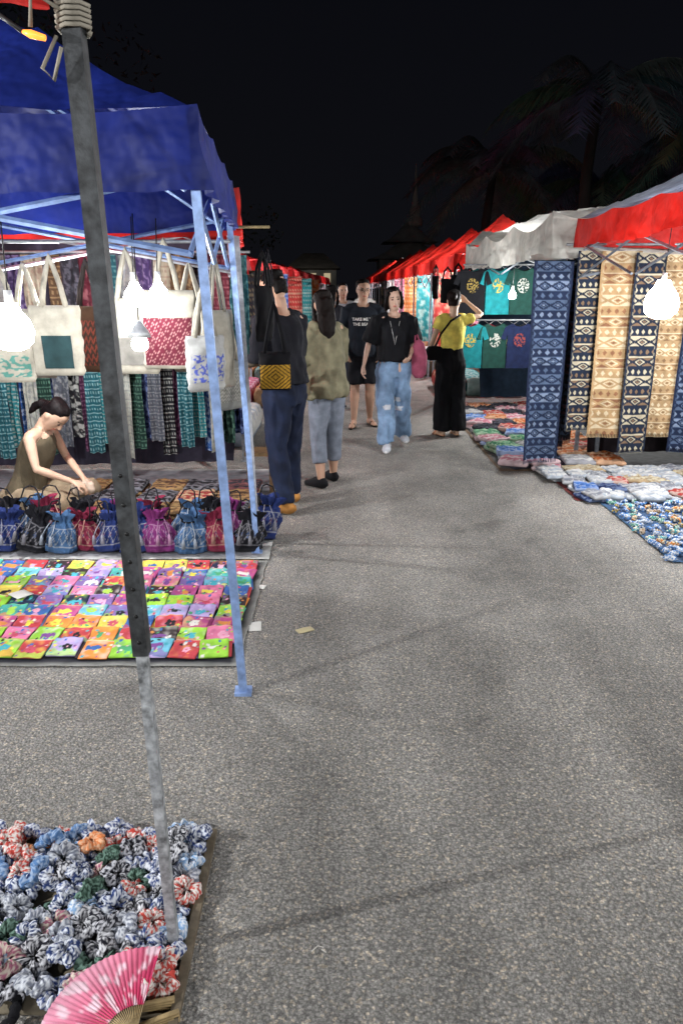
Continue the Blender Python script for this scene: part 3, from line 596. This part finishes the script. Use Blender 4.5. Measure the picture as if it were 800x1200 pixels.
for r_ in range(nr):
    for c_ in range(nc):
        k=R.randrange(len(pal))
        if r_<2: k=R.choice([0,0,1,2,4,6,8,10,3])
        n,h_=pal[k]; base=hx(h_)
        x=x1-(c_+.5)*(x1-x0)/nc; y=y0+(r_+.5)*(y1-y0)/nr
        ma,mb=R.sample(alt,2); fl=R.choice((-1,1)); sh=R.choice((EL,FI,BI,FL,OW,FL)); ox,oy=R.uniform(-.2,.2),R.uniform(-.15,.15); ss=R.uniform(.75,1.15)
        dots=[(R.uniform(-.9,.9),R.uniform(-.9,.8),R.uniform(.06,.15),R.choice(alt)) for _ in range(12)]
        st=mix(base,R.choice(alt),.6); sd=R.random()*60; bandc=R.choice(alt); band=R.random()<.4
        def cf(a,b,z):
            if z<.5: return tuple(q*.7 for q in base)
            if b>.86: return st
            for (p,q,s,t) in sh:
                if ((a*fl-ox)/ss-p)**2/s/s+((b-oy)/ss-q)**2/t/t<1: return ma
            for (p,q,s,cc) in dots:
                if ((a-p)/s)**2+((b-q)/s)**2<1: return cc
            if band and b<-.35+.2*sin(a*6+sd): return mix(base,bandc,.7)
            return mix(base,mb,.35*max(0,noise.noise(Vector((a*2+sd,b*2,sd)))*2))
        m=MB(); hh=R.choice([.007,.009,.012]); rz=R.gauss(0,.08); zb=.014
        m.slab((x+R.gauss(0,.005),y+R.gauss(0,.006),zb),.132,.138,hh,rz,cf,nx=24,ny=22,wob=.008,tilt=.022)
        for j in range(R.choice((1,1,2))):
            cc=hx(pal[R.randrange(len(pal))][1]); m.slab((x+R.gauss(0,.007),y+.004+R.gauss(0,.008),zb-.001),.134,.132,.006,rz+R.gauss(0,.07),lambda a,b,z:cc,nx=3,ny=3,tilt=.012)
        tag(m.bld('cloth_purse',CLOTH),'%s printed cloth purse, %s row from the front, %s from its right end'%(n,ORD[r_],ORD[c_]),'purse','colourful purses laid out on the ground')
def card(label,u,v,w,d,rz,col='#bdbcb6',h=0):
    p=at(u,v,1); f=p-Vector((0,0,1.6)); t=(1.6-h)/-f.z; q=Vector((0,0,1.6))+f*t
    m=MB(hx(col)); m.slab((q.x,q.y,h+.002),w,d,.004,rz,nx=6,ny=6,wob=.005); tag(m.bld('paper_card',PLAS),label,'card')
card('white card beside the back right corner of the purses',301,688,.10,.055,-.2); card('white card at the right edge of the purses near the tent leg',298,735,.07,.10,.1)
card('small buff paper scrap lying on the road',357,739,.085,.05,.5,'#a99f7e'); card('white card lying on the purses at the left',25,697,.09,.10,.9,h=.05)
# drawstring bags
def mkbag(a,b,c,sd):
    root=thing('drawstring_bag','x','bag',(0,0,0),'drawstring bucket bags in front of the seller'); ca,cb,cc=hx(a),hx(b),hx(c); cb=mix(ca,cb,.5)
    prof=[(0,.070),(.008,.094),(.04,.100),(.09,.094),(.13,.078),(.165,.055),(.185,.036),(.20,.042),(.235,.070)]
    def f(u,v):
        t=v*(len(prof)-1); i=min(int(t),len(prof)-2); k=t-i; z=prof[i][0]*(1-k)+prof[i+1][0]*k; r=prof[i][1]*(1-k)+prof[i+1][1]*k
        q=u*2*pi; g=1+((.22*sin(q*9)+.12*sin(q*5+sd)) if z>.17 else .09*sin(q*7+sd)*max(0,(z-.04)/.1))
        g+=.26*noise.noise(Vector((cos(q)*1.6+sd,sin(q)*1.6,z*12)))+.10*noise.noise(Vector((cos(q)*5+sd,sin(q)*5,z*35)))
        return Vector((r*g*cos(q)+.05*sin(z*9+sd)*z*4,r*g*.75*sin(q),z*(1+.22*noise.noise(Vector((cos(q),sin(q),sd))))))
    def col(u,v):
        if v<.18: return mix(ca,(.02,.02,.02),.3)
        w=abs(((u*14)%1)-.5)
        if .26<v<.28 or .57<v<.59: return cb
        if .29<v<.57:
            p=((v-.29)/.28)%1; return cb if abs(w*2-abs(p-.5)*2)<.13 else (mix(ca,cc,.8) if w*2+abs(p-.5)*2<.35 else ca)
        return ca
    m=MB(); m.grid(f,100,60,col); m.add([f(i/100,0) for i in range(100)],[tuple(range(99,-1,-1))],[ca]); m.bld('body',CLOTH,root)
    d=MB(hx('#15151a'))
    for s in(-1,1): d.loft([(s*.035,-.02,.19),(s*.05,-.03,.24),(s*.03,-.01,.29),(0,.01,.30)],.0045,5)
    d.loft([(.042*cos(q),.034*sin(q),.187) for q in[i*pi/6 for i in range(13)]],.005,5); dd=d.bld('drawstring',CLOTH,root)
    t=MB(cb)
    for s in(-1,1):
        t.loft([(s*.015,-.036,.19),(s*.03,-.075,.14),(s*.032,-.10,.11)],.003,5); t.loft([(s*.032,-.10,.115),(s*.032,-.102,.10),(s*.033,-.106,.06)],[.004,.009,.012],7)
    t.bld('tassel',CLOTH,dd); return root
bp=[('navy','#212d58','#9c9a98','#5f2733'),('dark red','#692237','#a08672','#1e2a55'),('black','#18181d','#87858a','#3b5580'),('purple','#6a2c5e','#a88a9c','#2c2c55'),('slate blue','#3a5474','#a4a4a0','#1b1b22')]
protos=[mkbag(*p[1:],i*3.3) for i,p in enumerate(bp)]; used=set()
order=[[2,1,4,3,0,0,1,4,2,0,3],[0,3,2,4,1,3,0,2,1,4,2]]
for r_,seq in enumerate(order):
    for i,k in enumerate(seq):
        o=protos[k] if k not in used else copy_tree(protos[k]); used.add(k)
        place(o,(-.61-.168*i+R.gauss(0,.01)+.07*r_,4.46+.24*r_+R.gauss(0,.015),.016),R.uniform(-.6,.6),R.uniform(1.05,1.22))
        o.rotation_euler[0]=R.gauss(0,.10); o.rotation_euler[1]=R.gauss(0,.10)
        o['label']='%s drawstring bag with woven zigzag bands, %s from the right in the %s row'%(bp[k][0],ORD[i],['front','back'][r_])
fold=[('maroon','#4a1a24','#8a6a50'),('brown','#3f2e24','#8a6f4a'),('black','#17171b','#6a6a70'),('red striped','#6f2426','#a89878'),('tan','#77603f','#3a2a20'),('charcoal','#25262c','#6a4242')]
def folded(label,x,y,z,w,d,h,rz,a,b,grp,sp=7):
    ca,cb=hx(a),hx(b); cb=mix(ca,cb,.7)
    def cf(u,v,q): return cb if (int((v+1)*sp)%3==0 or (int((u+1)*9)%4==0 and int((v+1)*sp)%3==1)) else ca
    m=MB(); m.slab((x,y,z),w,d,h,rz,cf,nx=20,ny=20,wob=.016); return tag(m.bld('folded_textile',CLOTH),label,'folded textile',grp)
for r_ in range(3):
    for i in range(5):
        for l in range(3):
            n,a,b=fold[R.randrange(6)]
            folded('%s folded textile, %s of %s pile from the right, %s row'%(n,['bottom','middle','top'][l],ORD[i],['front','middle','back'][r_]),-.80-.30*i+R.gauss(0,.012),5.10+.33*r_,.016+l*.035,.27,.29,.034,R.gauss(0,.08),a,b,'folded textiles beside the seller')
st=thing('wooden_stool','low wooden stool beside the browsing man','stool',(-.62,5.95,0))
MB(hx('#55432d')).box((-.66,5.98,.33),(.24,.24,.03)).bld('seat',WOOD,st,smooth=False)
for a in(-1,1):
    for b in(-1,1): MB(hx('#4b3a28')).box((-.66+a*.09,5.98+b*.09,.157),(.035,.035,.314)).bld('leg',WOOD,st,smooth=False)
# ---------------------------------------------------------------- scrunchies
mt=MB(); mt.slab((-.83,1.605,0),.86,.60,.012,-.03,lambda a,b,z:hx('#6f6758'),nx=10,ny=10,wob=.002); tag(mt.bld('cardboard_sheet',CLOTH),'worn brown board under the scrunchies','board')
ed=MB(hx('#5d5446')); ed.box((-.385,1.57,.012),(.022,.66,.018),rz=.02); tag(ed.bld('wooden_batten',WOOD,smooth=False),'thin wooden batten along the right edge of the scrunchies','batten')
ts=[('navy and white','#2a3860','#c0c4cc'),('navy and white','#c4c7ce','#2f4070'),('red and white','#ac423a','#c8c4be'),('light blue','#7a98ba','#c8ccd2'),('grey','#6a6e7a','#b4b7bd'),('black and white','#1c1c24','#b4b4ba'),('cream and pink','#c2b6a8','#9c6074'),('dark green','#26382f','#5f786c'),('white and red','#c8c4be','#ac423a'),('orange','#c07448','#ccA080'),('black and white','#bcbcc0','#22222a'),('denim blue','#4d6c94','#8a9cb6')]
sm=[]
for j,(n,a,b) in enumerate(ts):
    ca,cb=hx(a),hx(b); r=R.random()*90; nu,nv=96,20; k=R.randint(8,11)
    def f(u,v):
        q=u*2*pi; t=v*2*pi; cq,sq=cos(q),sin(q)
        ru=.0190*(1+.13*sin(q*k+1.5*sin(q*2+r)+.8*sin(t))+.45*noise.noise(Vector((cq*3.5+r,sq*3.5,t*.5)))+.25*noise.noise(Vector((cq*8+r,sq*8,cos(t)*1.5))))
        R0=.030+.004*sin(q*3+r); z=ru*sin(t)*.9+.006*sin(q*4+r); rad=R0+ru*cos(t)
        p=Vector((rad*cos(q+.05*sin(t)),rad*sq,z)); return p*(1+.10*noise.noise(p*50+Vector((r,0,0))))
    def col(u,v):
        p=f(u,v)*120; q=noise.noise(p+Vector((r,r,0)))
        return mix(ca,cb,min(1,max(0,(q-.02)*9+.5)))
    m=MB(); m.grid(f,nu,nv,col); sm.append(m.bld('scrunchie',CLOTH,origin=(0,0,0)))
used=set(); seqw=[0,1,3,4,5,8,2,0,1,5,10,10,1,6,11,7,0,4,10]
NR,NC=10,12
for r_ in range(NR):
    for c_ in range(NC):
        if r_<2 and c_>8: continue
        k=R.choice(seqw)
        if r_>=8 and R.random()<.35: k=R.choice([9,2,8,11])
        if r_<=1 and c_<2: k=2
        o=sm[k] if k not in used else sm[k].copy()
        if k in used: C.objects.link(o)
        used.add(k)
        hgt=.022+.030*R.random()*(1 if 0<c_ and r_ not in(0,NR-1) else .3)+.010*((r_+c_)%2)
        o.location=(-.430-.060*c_+R.gauss(0,.009),1.352+.0565*r_+R.gauss(0,.009),hgt)
        o.rotation_euler=(R.gauss(0,.4),R.gauss(0,.4),R.random()*6); s=R.uniform(.72,.95); o.scale=(s,s,s)
        tag(o,'%s ruffled scrunchie, %s row from the front, %s from the right'%(ts[k][0],ORD[r_],ORD[c_]),'scrunchie','scrunchies spread on the board')
for k,o in enumerate(sm):
    if k not in used: bpy.data.objects.remove(o)
# fan
piv=Vector((-.450,1.222,.045)); fr=thing('folding_fan','open pink folding fan with pale wooden ribs in the bottom left corner','fan',piv)
n=24; a0,a1=math.radians(86),math.radians(186)
def fp(r,t,up): a=a0+(a1-a0)*t; return piv+Vector((cos(a)*r,sin(a)*r,up+.16*r))
def fcol(u,v):
    q=noise.noise(Vector((u*9,v*4,4)))+.4*noise.noise(Vector((u*25,v*9,4)))
    b=mix(hx('#bb4568'),hx('#cf8ca0'),max(0,min(1,v*1.3-.2)))
    b=mix(hx('#b02c54'),b,max(0,min(1,u*2.2)))
    return mix(b,hx('#d4b4be'),max(0,min(1,(q-.12)*7)))
MB().grid(lambda u,v:fp(.065+.135*v,u,.0012*(1 if int(round(u*96))%4<2 else -1)),96,16,fcol).bld('leaf',CLOTH,fr,smooth=False)
for i in range(n):
    t=(i+.5)/n; MB(hx('#b5a17a')).loft([fp(0,t,-.004),fp(.08,t,-.003),fp(.195,t,-.005)],[(.0024,.0008)]*3,4).bld('rib',WOOD,fr,smooth=False)
for i,(x,y,rz) in enumerate([(-.43,1.315,.12),(-.41,1.275,.3)]):
    m=MB(hx('#94805c'))
    for k in range(4): m.slab((x,y,.012+k*.005),.09,.018-.002*k,.0048,rz+.04*k,nx=3,ny=2)
    tag(m.bld('closed_fan',WOOD),'closed pale wooden fan, %s from the open pink fan'%['farther','nearer'][i],'fan')
br=MB(hx('#121216')); pts=[(-.80+.06*cos(t),1.285+.07*sin(t),.03+.006*sin(t*12)) for t in[i*.12 for i in range(56)]]; br.loft(pts,[.011+.003*sin(i*1.6) for i in range(56)],8); tag(br.bld('braided_headband',GARM),'black braided band lying at the bottom left corner','headband')
tw=MB(hx('#b9b6ae')); tw.loft([(-.075,1.475,.004),(-.06,1.49,.006),(-.045,1.487,.004),(-.05,1.477,.008),(-.038,1.472,.004)],.0013,5); tag(tw.bld('string_scrap',CLOTH),'tiny pale string scrap on the road near the pole shadow','string')
# ---------------------------------------------------------------- right goods
mat_sheet('blue-grey ground cloth under the small stuffed toys on the right',2.02,3.4,4.25,5.62,.008,hx('#3a4c66'),hx('#35506a'))
mat_sheet('dark red ground cloth under the folded textiles on the right',1.86,3.6,5.64,6.62,.008,hx('#55383a'),hx('#6e2f2c'))
mat_sheet('grey ground sheet under the clothes piles by the T-shirt stall',1.46,3.6,6.65,11.0,.008,hx('#5c5c5c'),hx('#6a523a'))
fr2=[('white','#a8a8a6','#7a8490'),('red','#883430','#a89c90'),('blue','#35568c','#8692a8'),('grey','#6a6d74','#a0a0a0'),('navy','#1e2a4c','#5f6c86'),('cream','#a49c86','#806848')]
for r_ in range(5):
    for i in range(9):
        for l in range(2):
            n,a,b=fr2[R.choice([0,3,5,0,2,1,4] if r_<3 else [0,0,5,3,0])]
            folded('%s folded textile, %s of %s pile from the lane, %s row, right stall'%(n,['bottom','top'][l],ORD[i],['front','second','third','fourth','back'][r_]),1.98+.185*i+R.gauss(0,.03)-.02*r_,5.66+.215*r_+R.gauss(0,.025),.014+l*.028,.19,.22,.030,R.gauss(0,.35),a,b,'folded textiles on the right stall',R.choice([3,5]))
def mktoy(a,b):
    ca,cb=hx(a),hx(b); m=MB(ca)
    m.ell((0,0,.035),(.036,.022,.024)); m.ell((.04,0,.045),(.018,.016,.018)); m.loft([(.054,0,.044),(.066,0,.032),(.068,0,.016),(.074,0,.012)],[.007,.006,.005,.003],7)
    for s in(-1,1):
        m.ell((.034,s*.018,.046),(.011,.004,.015),cb)
        for q in(-.02,.02): m.loft([(q,s*.012,.03),(q,s*.013,.0)],.009,8,col=cb)
    m.loft([(-.034,0,.04),(-.045,0,.03)],.002,5)
    for i,f in enumerate(m.f):
        c=sum((m.v[k] for k in f),Vector())/len(f)
        if noise.noise(c*90)>.1: m.c[i]=cb
    return m.bld('stuffed_toy',CLOTH,origin=(0,0,0))
tp=[('blue','#3f6ca4','#c5cad2'),('white','#b9bcc0','#4f76aa'),('turquoise','#44949e','#c8c0ac'),('navy','#24325c','#aa9660'),('orange','#b0703e','#c0b8a0'),('teal green','#387868','#a8b4ac'),('brown','#7f664c','#b8ac9c')]
tm=[mktoy(a,b) for n,a,b in tp]; used=set()
for r_ in range(16):
    for i in range(16):
        k=R.choice([0,1,1,2,3,4,5,0,6,1,1]); o=tm[k] if k not in used else tm[k].copy()
        if k in used: C.objects.link(o)
        used.add(k); s=R.uniform(.55,.80); o.scale=(s*1.1,s*1.1,s*.75)
        o.location=(2.05+.066*i+R.gauss(0,.016),4.29+.083*r_+R.gauss(0,.016),.020); o.rotation_euler=(R.choice([0,1.4,1.4,-1.4]),0,R.random()*6)
        tag(o,'%s stuffed elephant toy, %s row from the front, %s from the lane'%(tp[k][0],ORD[r_],ORD[i]),'toy','small stuffed toys on the blue cloth')
hp=[('red','#8f332e','#b0a498'),('black','#1c1c20','#4a4a55'),('pink','#9a606c','#b8acac'),('orange','#9c562e','#b89c80'),('blue','#2f5590','#98a4b8'),('white','#a4a4a2','#707078'),('green','#2f6a4a','#98a890')]
for r_ in range(11):
    for i in range(4):
        for l in range(2):
            n,a,b=hp[R.randrange(7)]
            folded('%s folded garment, %s layer, %s from the lane, %s row from the front'%(n,['lower','upper'][l],ORD[i],ORD[r_]),1.64+.28*i+R.gauss(0,.03),6.78+.34*r_+R.gauss(0,.03),.014+l*.045,.27,.30,.05,R.gauss(0,.3),a,b,'garments heaped at the T-shirt stall',R.choice([3,4,6]))
def mkshirt(label,col,pr,x,y,z,rz,prc):
    root=thing('hanging_t_shirt',label,'T-shirt',(0,0,0),'T-shirts hanging at the right stall')
    O=[(-.10,0),(-.2,-.05),(-.255,-.2),(-.19,-.225),(-.165,-.15),(-.165,-.6),(.165,-.6),(.165,-.15),(.19,-.225),(.255,-.2),(.2,-.05),(.10,0),(.06,-.03),(0,-.045),(-.06,-.03)]
    n=len(O); m=MB(hx(col)); vs=[(a,-.012+.006*sin(a*30),b) for a,b in O]+[(a,.012,b) for a,b in O]
    m.add(vs,[tuple(range(n)),tuple(range(2*n-1,n-1,-1))]+[(k,(k+1)%n,n+(k+1)%n,n+k) for k in range(n)]); fb=m.bld('fabric',GARM,root,smooth=False)
    ca,cb=hx(prc[0]),hx(prc[1])
    m=MB(); m.grid(lambda u,v:Vector((-.08+.16*u,-.021,-.32+.19*v)),24,24,lambda u,v:(cb if noise.noise(Vector((u*7+pr,v*9,pr)))>.05 else ca),keep=lambda i,j:((i-11.5)/12)**2+((j-11.5)/12)**2<1); m.bld('chest_print',CLOTH,fb)
    MB(hx('#888888')).loft([(-.12,0,-.03),(0,0,.05),(.12,0,-.03)],.004,5).bld('hanger',META,root)
    place(root,(x,y,z),rz,.92)
tcs=[('black','#16171b',('#16171b','#8c7840')),('teal','#1c6f74',('#1c6f74','#a8923c')),('dark green','#1b3a34',('#1b3a34','#a0a098')),('navy','#1b2440',('#1b2440','#7a3a34')),('turquoise','#2a8084',('#2a8084','#b0b0aa')),('maroon','#5a1d26',('#5a1d26','#a09078'))]
for r_ in range(2):
    for i in range(8):
        n,c,pc=tcs[[0,4,1,2,2,0,1,4,1,5,2,0,3,0,4,1][r_*8+i]]
        mkshirt('%s T-shirt, %s from the lane in the %s row of the T-shirt stall'%(n,ORD[i],['upper','lower'][r_]),c,i*3.3+r_,1.62+.155*i,9.6+.06*(i%2),1.86-.66*r_,.15*((i%3)-1),pc)
for z,n in((1.90,'upper'),(1.24,'lower')): tag(MB(hx('#8d8f92')).loft([(1.5,9.63,z),(3.3,9.63,z)],.010,8).bld('hanging_rail',META),'%s metal rail of the T-shirt stall'%n,'rail')
hang('backdrop_cloth','dark blue cloth closing the back of the T-shirt stall','backdrop',3.3,10.9,2.0,2.6,1.9,0,plain(hx('#23303f')),nu=50,nv=8,fold=.03,k=8)
hang('backdrop_cloth','dark cloth wall behind the hanging scarves','backdrop',3.55,7.05,2.0,2.5,1.9,0,plain(hx('#262024')),nu=50,nv=8,fold=.03,k=8)
for i,(x,y) in enumerate([(1.52,11.2),(1.68,11.25),(1.84,11.2),(1.45,12.0)]):
    t=mktote('black cloth bag, %s from the left in the cluster above the yellow-topped woman'%ORD[i],'bag',hx('#0f0f13'),hx('#0f0f13'),w=.18,h=.34,hl=.16,group='black bags hanging by the white tarpaulin'); place(t,(x,y,1.42+.05*(i%2)),.3*i)
fp_=[('red','#8c2f2c','#b09880'),('white','#a4a4a0','#707c90'),('teal','#22686c','#98a8a0'),('black','#1b1b20','#6a5f4a'),('orange','#9a582e','#b8a080'),('blue','#2c4f8c','#98a0b8'),('pink','#944c64','#b8a0a8')]
for side in(0,1):
    for t_ in range(6):
        for i in range(5):
            n,a,b=fp_[(i*3+t_*2+side)%7]
            x=(1.80-.05*t_+.36*i) if side==0 else (-1.45+.12*t_-.36*i); y=(13.6+2.7*t_) if side==0 else (9.7+2.75*t_)
            hang('hanging_textile','%s textile hanging %s from the lane in the %s far %s tent'%(n,ORD[i],ORD[t_],['right','left'][side]),'hanging textile',x,y,1.9,.34,1.35+.1*(i%2),.1,motif(a,b,2),nu=12,nv=36,group='textiles hanging in the far tents',k=1.5)
        for i in range(3):
            n,a,b=fp_[(i*2+t_*3+side)%7]
            x=(1.75+.4*i) if side==0 else (-1.15+.1*t_-.4*i); y=(12.4+2.7*t_) if side==0 else (8.4+2.75*t_)
            folded('%s pile of goods on the ground, %s from the lane in %s far %s tent'%(n,ORD[i],ORD[t_],['right','left'][side]),x,y,.01,.36,1.4,.28,0,a,b,'goods on the ground in the far tents',8)
# ---------------------------------------------------------------- background
def palm(label,x,y,h,s=1.0,n=19):
    root=thing('palm_tree',label,'palm tree',(x,y,0),'palms behind the right stalls')
    MB(hx('#2f2d2b')).loft([(x,y,0),(x+.1,y,h*.35),(x+.05,y,h*.7),(x+.2,y,h)],[.20*s,.15*s,.12*s,.10*s],10).bld('trunk',STONE,root)
    m=MB(); T=Vector((x+.2,y,h))
    for i in range(n):
        a=i*2.399+x; el=R.uniform(-.1,1.25); Lg=R.uniform(2.6,3.6)*s; d=Vector((cos(a),sin(a),0)); pts=[]
        for k in range(15):
            t=k/14; pts.append(T+d*Lg*t*cos(el*.6)*(1-.12*t)+Vector((0,0,Lg*(t*sin(el)*.8-.7*t*t))))
        cc=tuple(q*R.uniform(.6,1.3) for q in hx('#545a5a')); m.loft(pts,[.03*(1-k/16) for k in range(15)],4,col=cc)
        sd=d.cross(Vector((0,0,1)))
        for k in range(1,14):
            for sub in(0,.25,.5,.75):
                p=pts[k].lerp(pts[min(k+1,14)],sub); ll=.8*s*sin(pi*(.12+.8*k/14))
                for s2 in(-1,1):
                    e=p+sd*s2*ll*.7+d*ll*.45+Vector((0,0,-ll*R.uniform(.4,.8))); w=(pts[min(k+1,14)]-pts[k]).normalized()*.035
                    m.add([p-w,p+w,e],[(0,1,2)],cc)
    m.bld('crown',LEAF,root,smooth=False)
palm('tallest palm tree behind the white tarpaulin tent',6.0,20,6.1,1.15); palm('palm tree rising behind the dark grey tent at the right',9.4,20,5.4,1.1)
palm('lower palm between the temple spire and the tall palm',4.3,24,5.0,1.1); palm('palm beyond the tents with a low drooping crown',7.6,24,4.6,1.1)
def tree(label,x,y,h,r):
    root=thing('broadleaf_tree',label,'tree',(x,y,0)); MB(hx('#3b342c')).loft([(x,y,0),(x,y,h*.4),(x+.3,y,h*.75)],[.3,.22,.1],9).bld('trunk',STONE,root)
    m=MB(); cl=[(Vector((x,y,h*.7))+Vector((R.gauss(0,r*.5),R.gauss(0,r*.5),R.gauss(0,r*.35))),R.uniform(.25,.5)*r) for _ in range(26)]
    for c,rr_ in cl:
        cc=tuple(q*R.uniform(.5,1.3) for q in hx('#2a3026'))
        for _ in range(130):
            d=Vector((R.gauss(0,1),R.gauss(0,1),R.gauss(0,1))).normalized()*rr_*R.uniform(.6,1.05); p=c+d; a=Vector((R.uniform(-1,1),R.uniform(-1,1),R.uniform(-1,1)))*.14; b=Vector((R.uniform(-1,1),R.uniform(-1,1),R.uniform(-1,1)))*.14
            m.add([p,p+a,p+b],[(0,1,2)],cc)
    m.bld('crown',LEAF,root,smooth=False)
tree('large dark tree behind the blue tent at the upper left',-8,19,9,3.2); tree('dark tree behind the far left stalls',-6,32,5.0,2.0)
TX,TY=3.75,44
tb=thing('temple','dim temple roof with slender spire beyond the right stalls','temple',(TX,TY,0))
MB(hx('#6a6662')).box((TX,TY,1.6),(3.4,3.4,3.2)).bld('wall',STONE,tb,smooth=False)
for i,(z,w,d,h) in enumerate([(3.2,4.6,4.2,1.4),(4.1,3.0,2.8,1.3)]):
    m=MB(hx('#8a857f')); m.grid(lambda u,v:Vector((TX+(u-.5)*w,TY+(v-.5)*d,z+h*(1-max(abs(2*u-1),abs(2*v-1)))**1.4)),16,16); m.bld('roof',STONE,tb)
MB(hx('#a39d95')).loft([(TX+.3,TY,z) for z in(5.0,5.3,5.5,5.8,6.0,6.5,7.2,8.2)],[.42,.46,.3,.33,.2,.14,.08,.02],12).bld('spire',STONE,tb)
hb=thing('house','pale distant house with lit windows at the end of the lane','house',(-2.2,62,0))
MB(hx('#8f8b82')).box((-2.2,62,1.6),(3.6,4,3.2)).bld('wall',STONE,hb,smooth=False)
m=MB(hx('#6a645a')); m.add([(-4.3,59.6,3.2),(-.1,59.6,3.2),(-.1,64.4,3.2),(-4.3,64.4,3.2),(-3.0,62,4.4),(-1.4,62,4.4)],[(0,1,5,4),(1,2,5),(2,3,4,5),(3,0,4),(0,3,2,1)]); m.bld('roof',STONE,hb,smooth=False)
for i in range(3): MB().box((-3.3+i*1.1,59.98,2.5),(.5,.06,.7)).bld('window',WIN,hb,smooth=False)
light((-2.2,57,4),40,.2)
# ---------------------------------------------------------------- world / camera
w=bpy.data.worlds.new('World'); SC.world=w; w.use_nodes=True; nt=w.node_tree; bg=nt.nodes['Background']
tc=nt.nodes.new('ShaderNodeTexCoord'); sp=nt.nodes.new('ShaderNodeSeparateXYZ'); nt.links.new(tc.outputs['Generated'],sp.inputs[0])
rp=nt.nodes.new('ShaderNodeValToRGB'); nt.links.new(sp.outputs[2],rp.inputs[0])
rp.color_ramp.elements[0].color=(.0046,.0048,.0064,1); rp.color_ramp.elements[1].color=(.0023,.0026,.0044,1); rp.color_ramp.elements[1].position=.5
nt.links.new(rp.outputs[0],bg.inputs[0]); bg.inputs[1].default_value=1
cam=bpy.data.cameras.new('camera'); co=bpy.data.objects.new('camera',cam); C.objects.link(co); SC.camera=co
co.location=(0,0,1.6); co.rotation_euler=(pi/2-TH,0,0); cam.sensor_fit='VERTICAL'; cam.sensor_height=36; cam.lens=36*F/1200; cam.clip_end=500; cam.clip_start=.02
SC.view_settings.view_transform='Standard'; SC.view_settings.look='None'; SC.view_settings.exposure=0
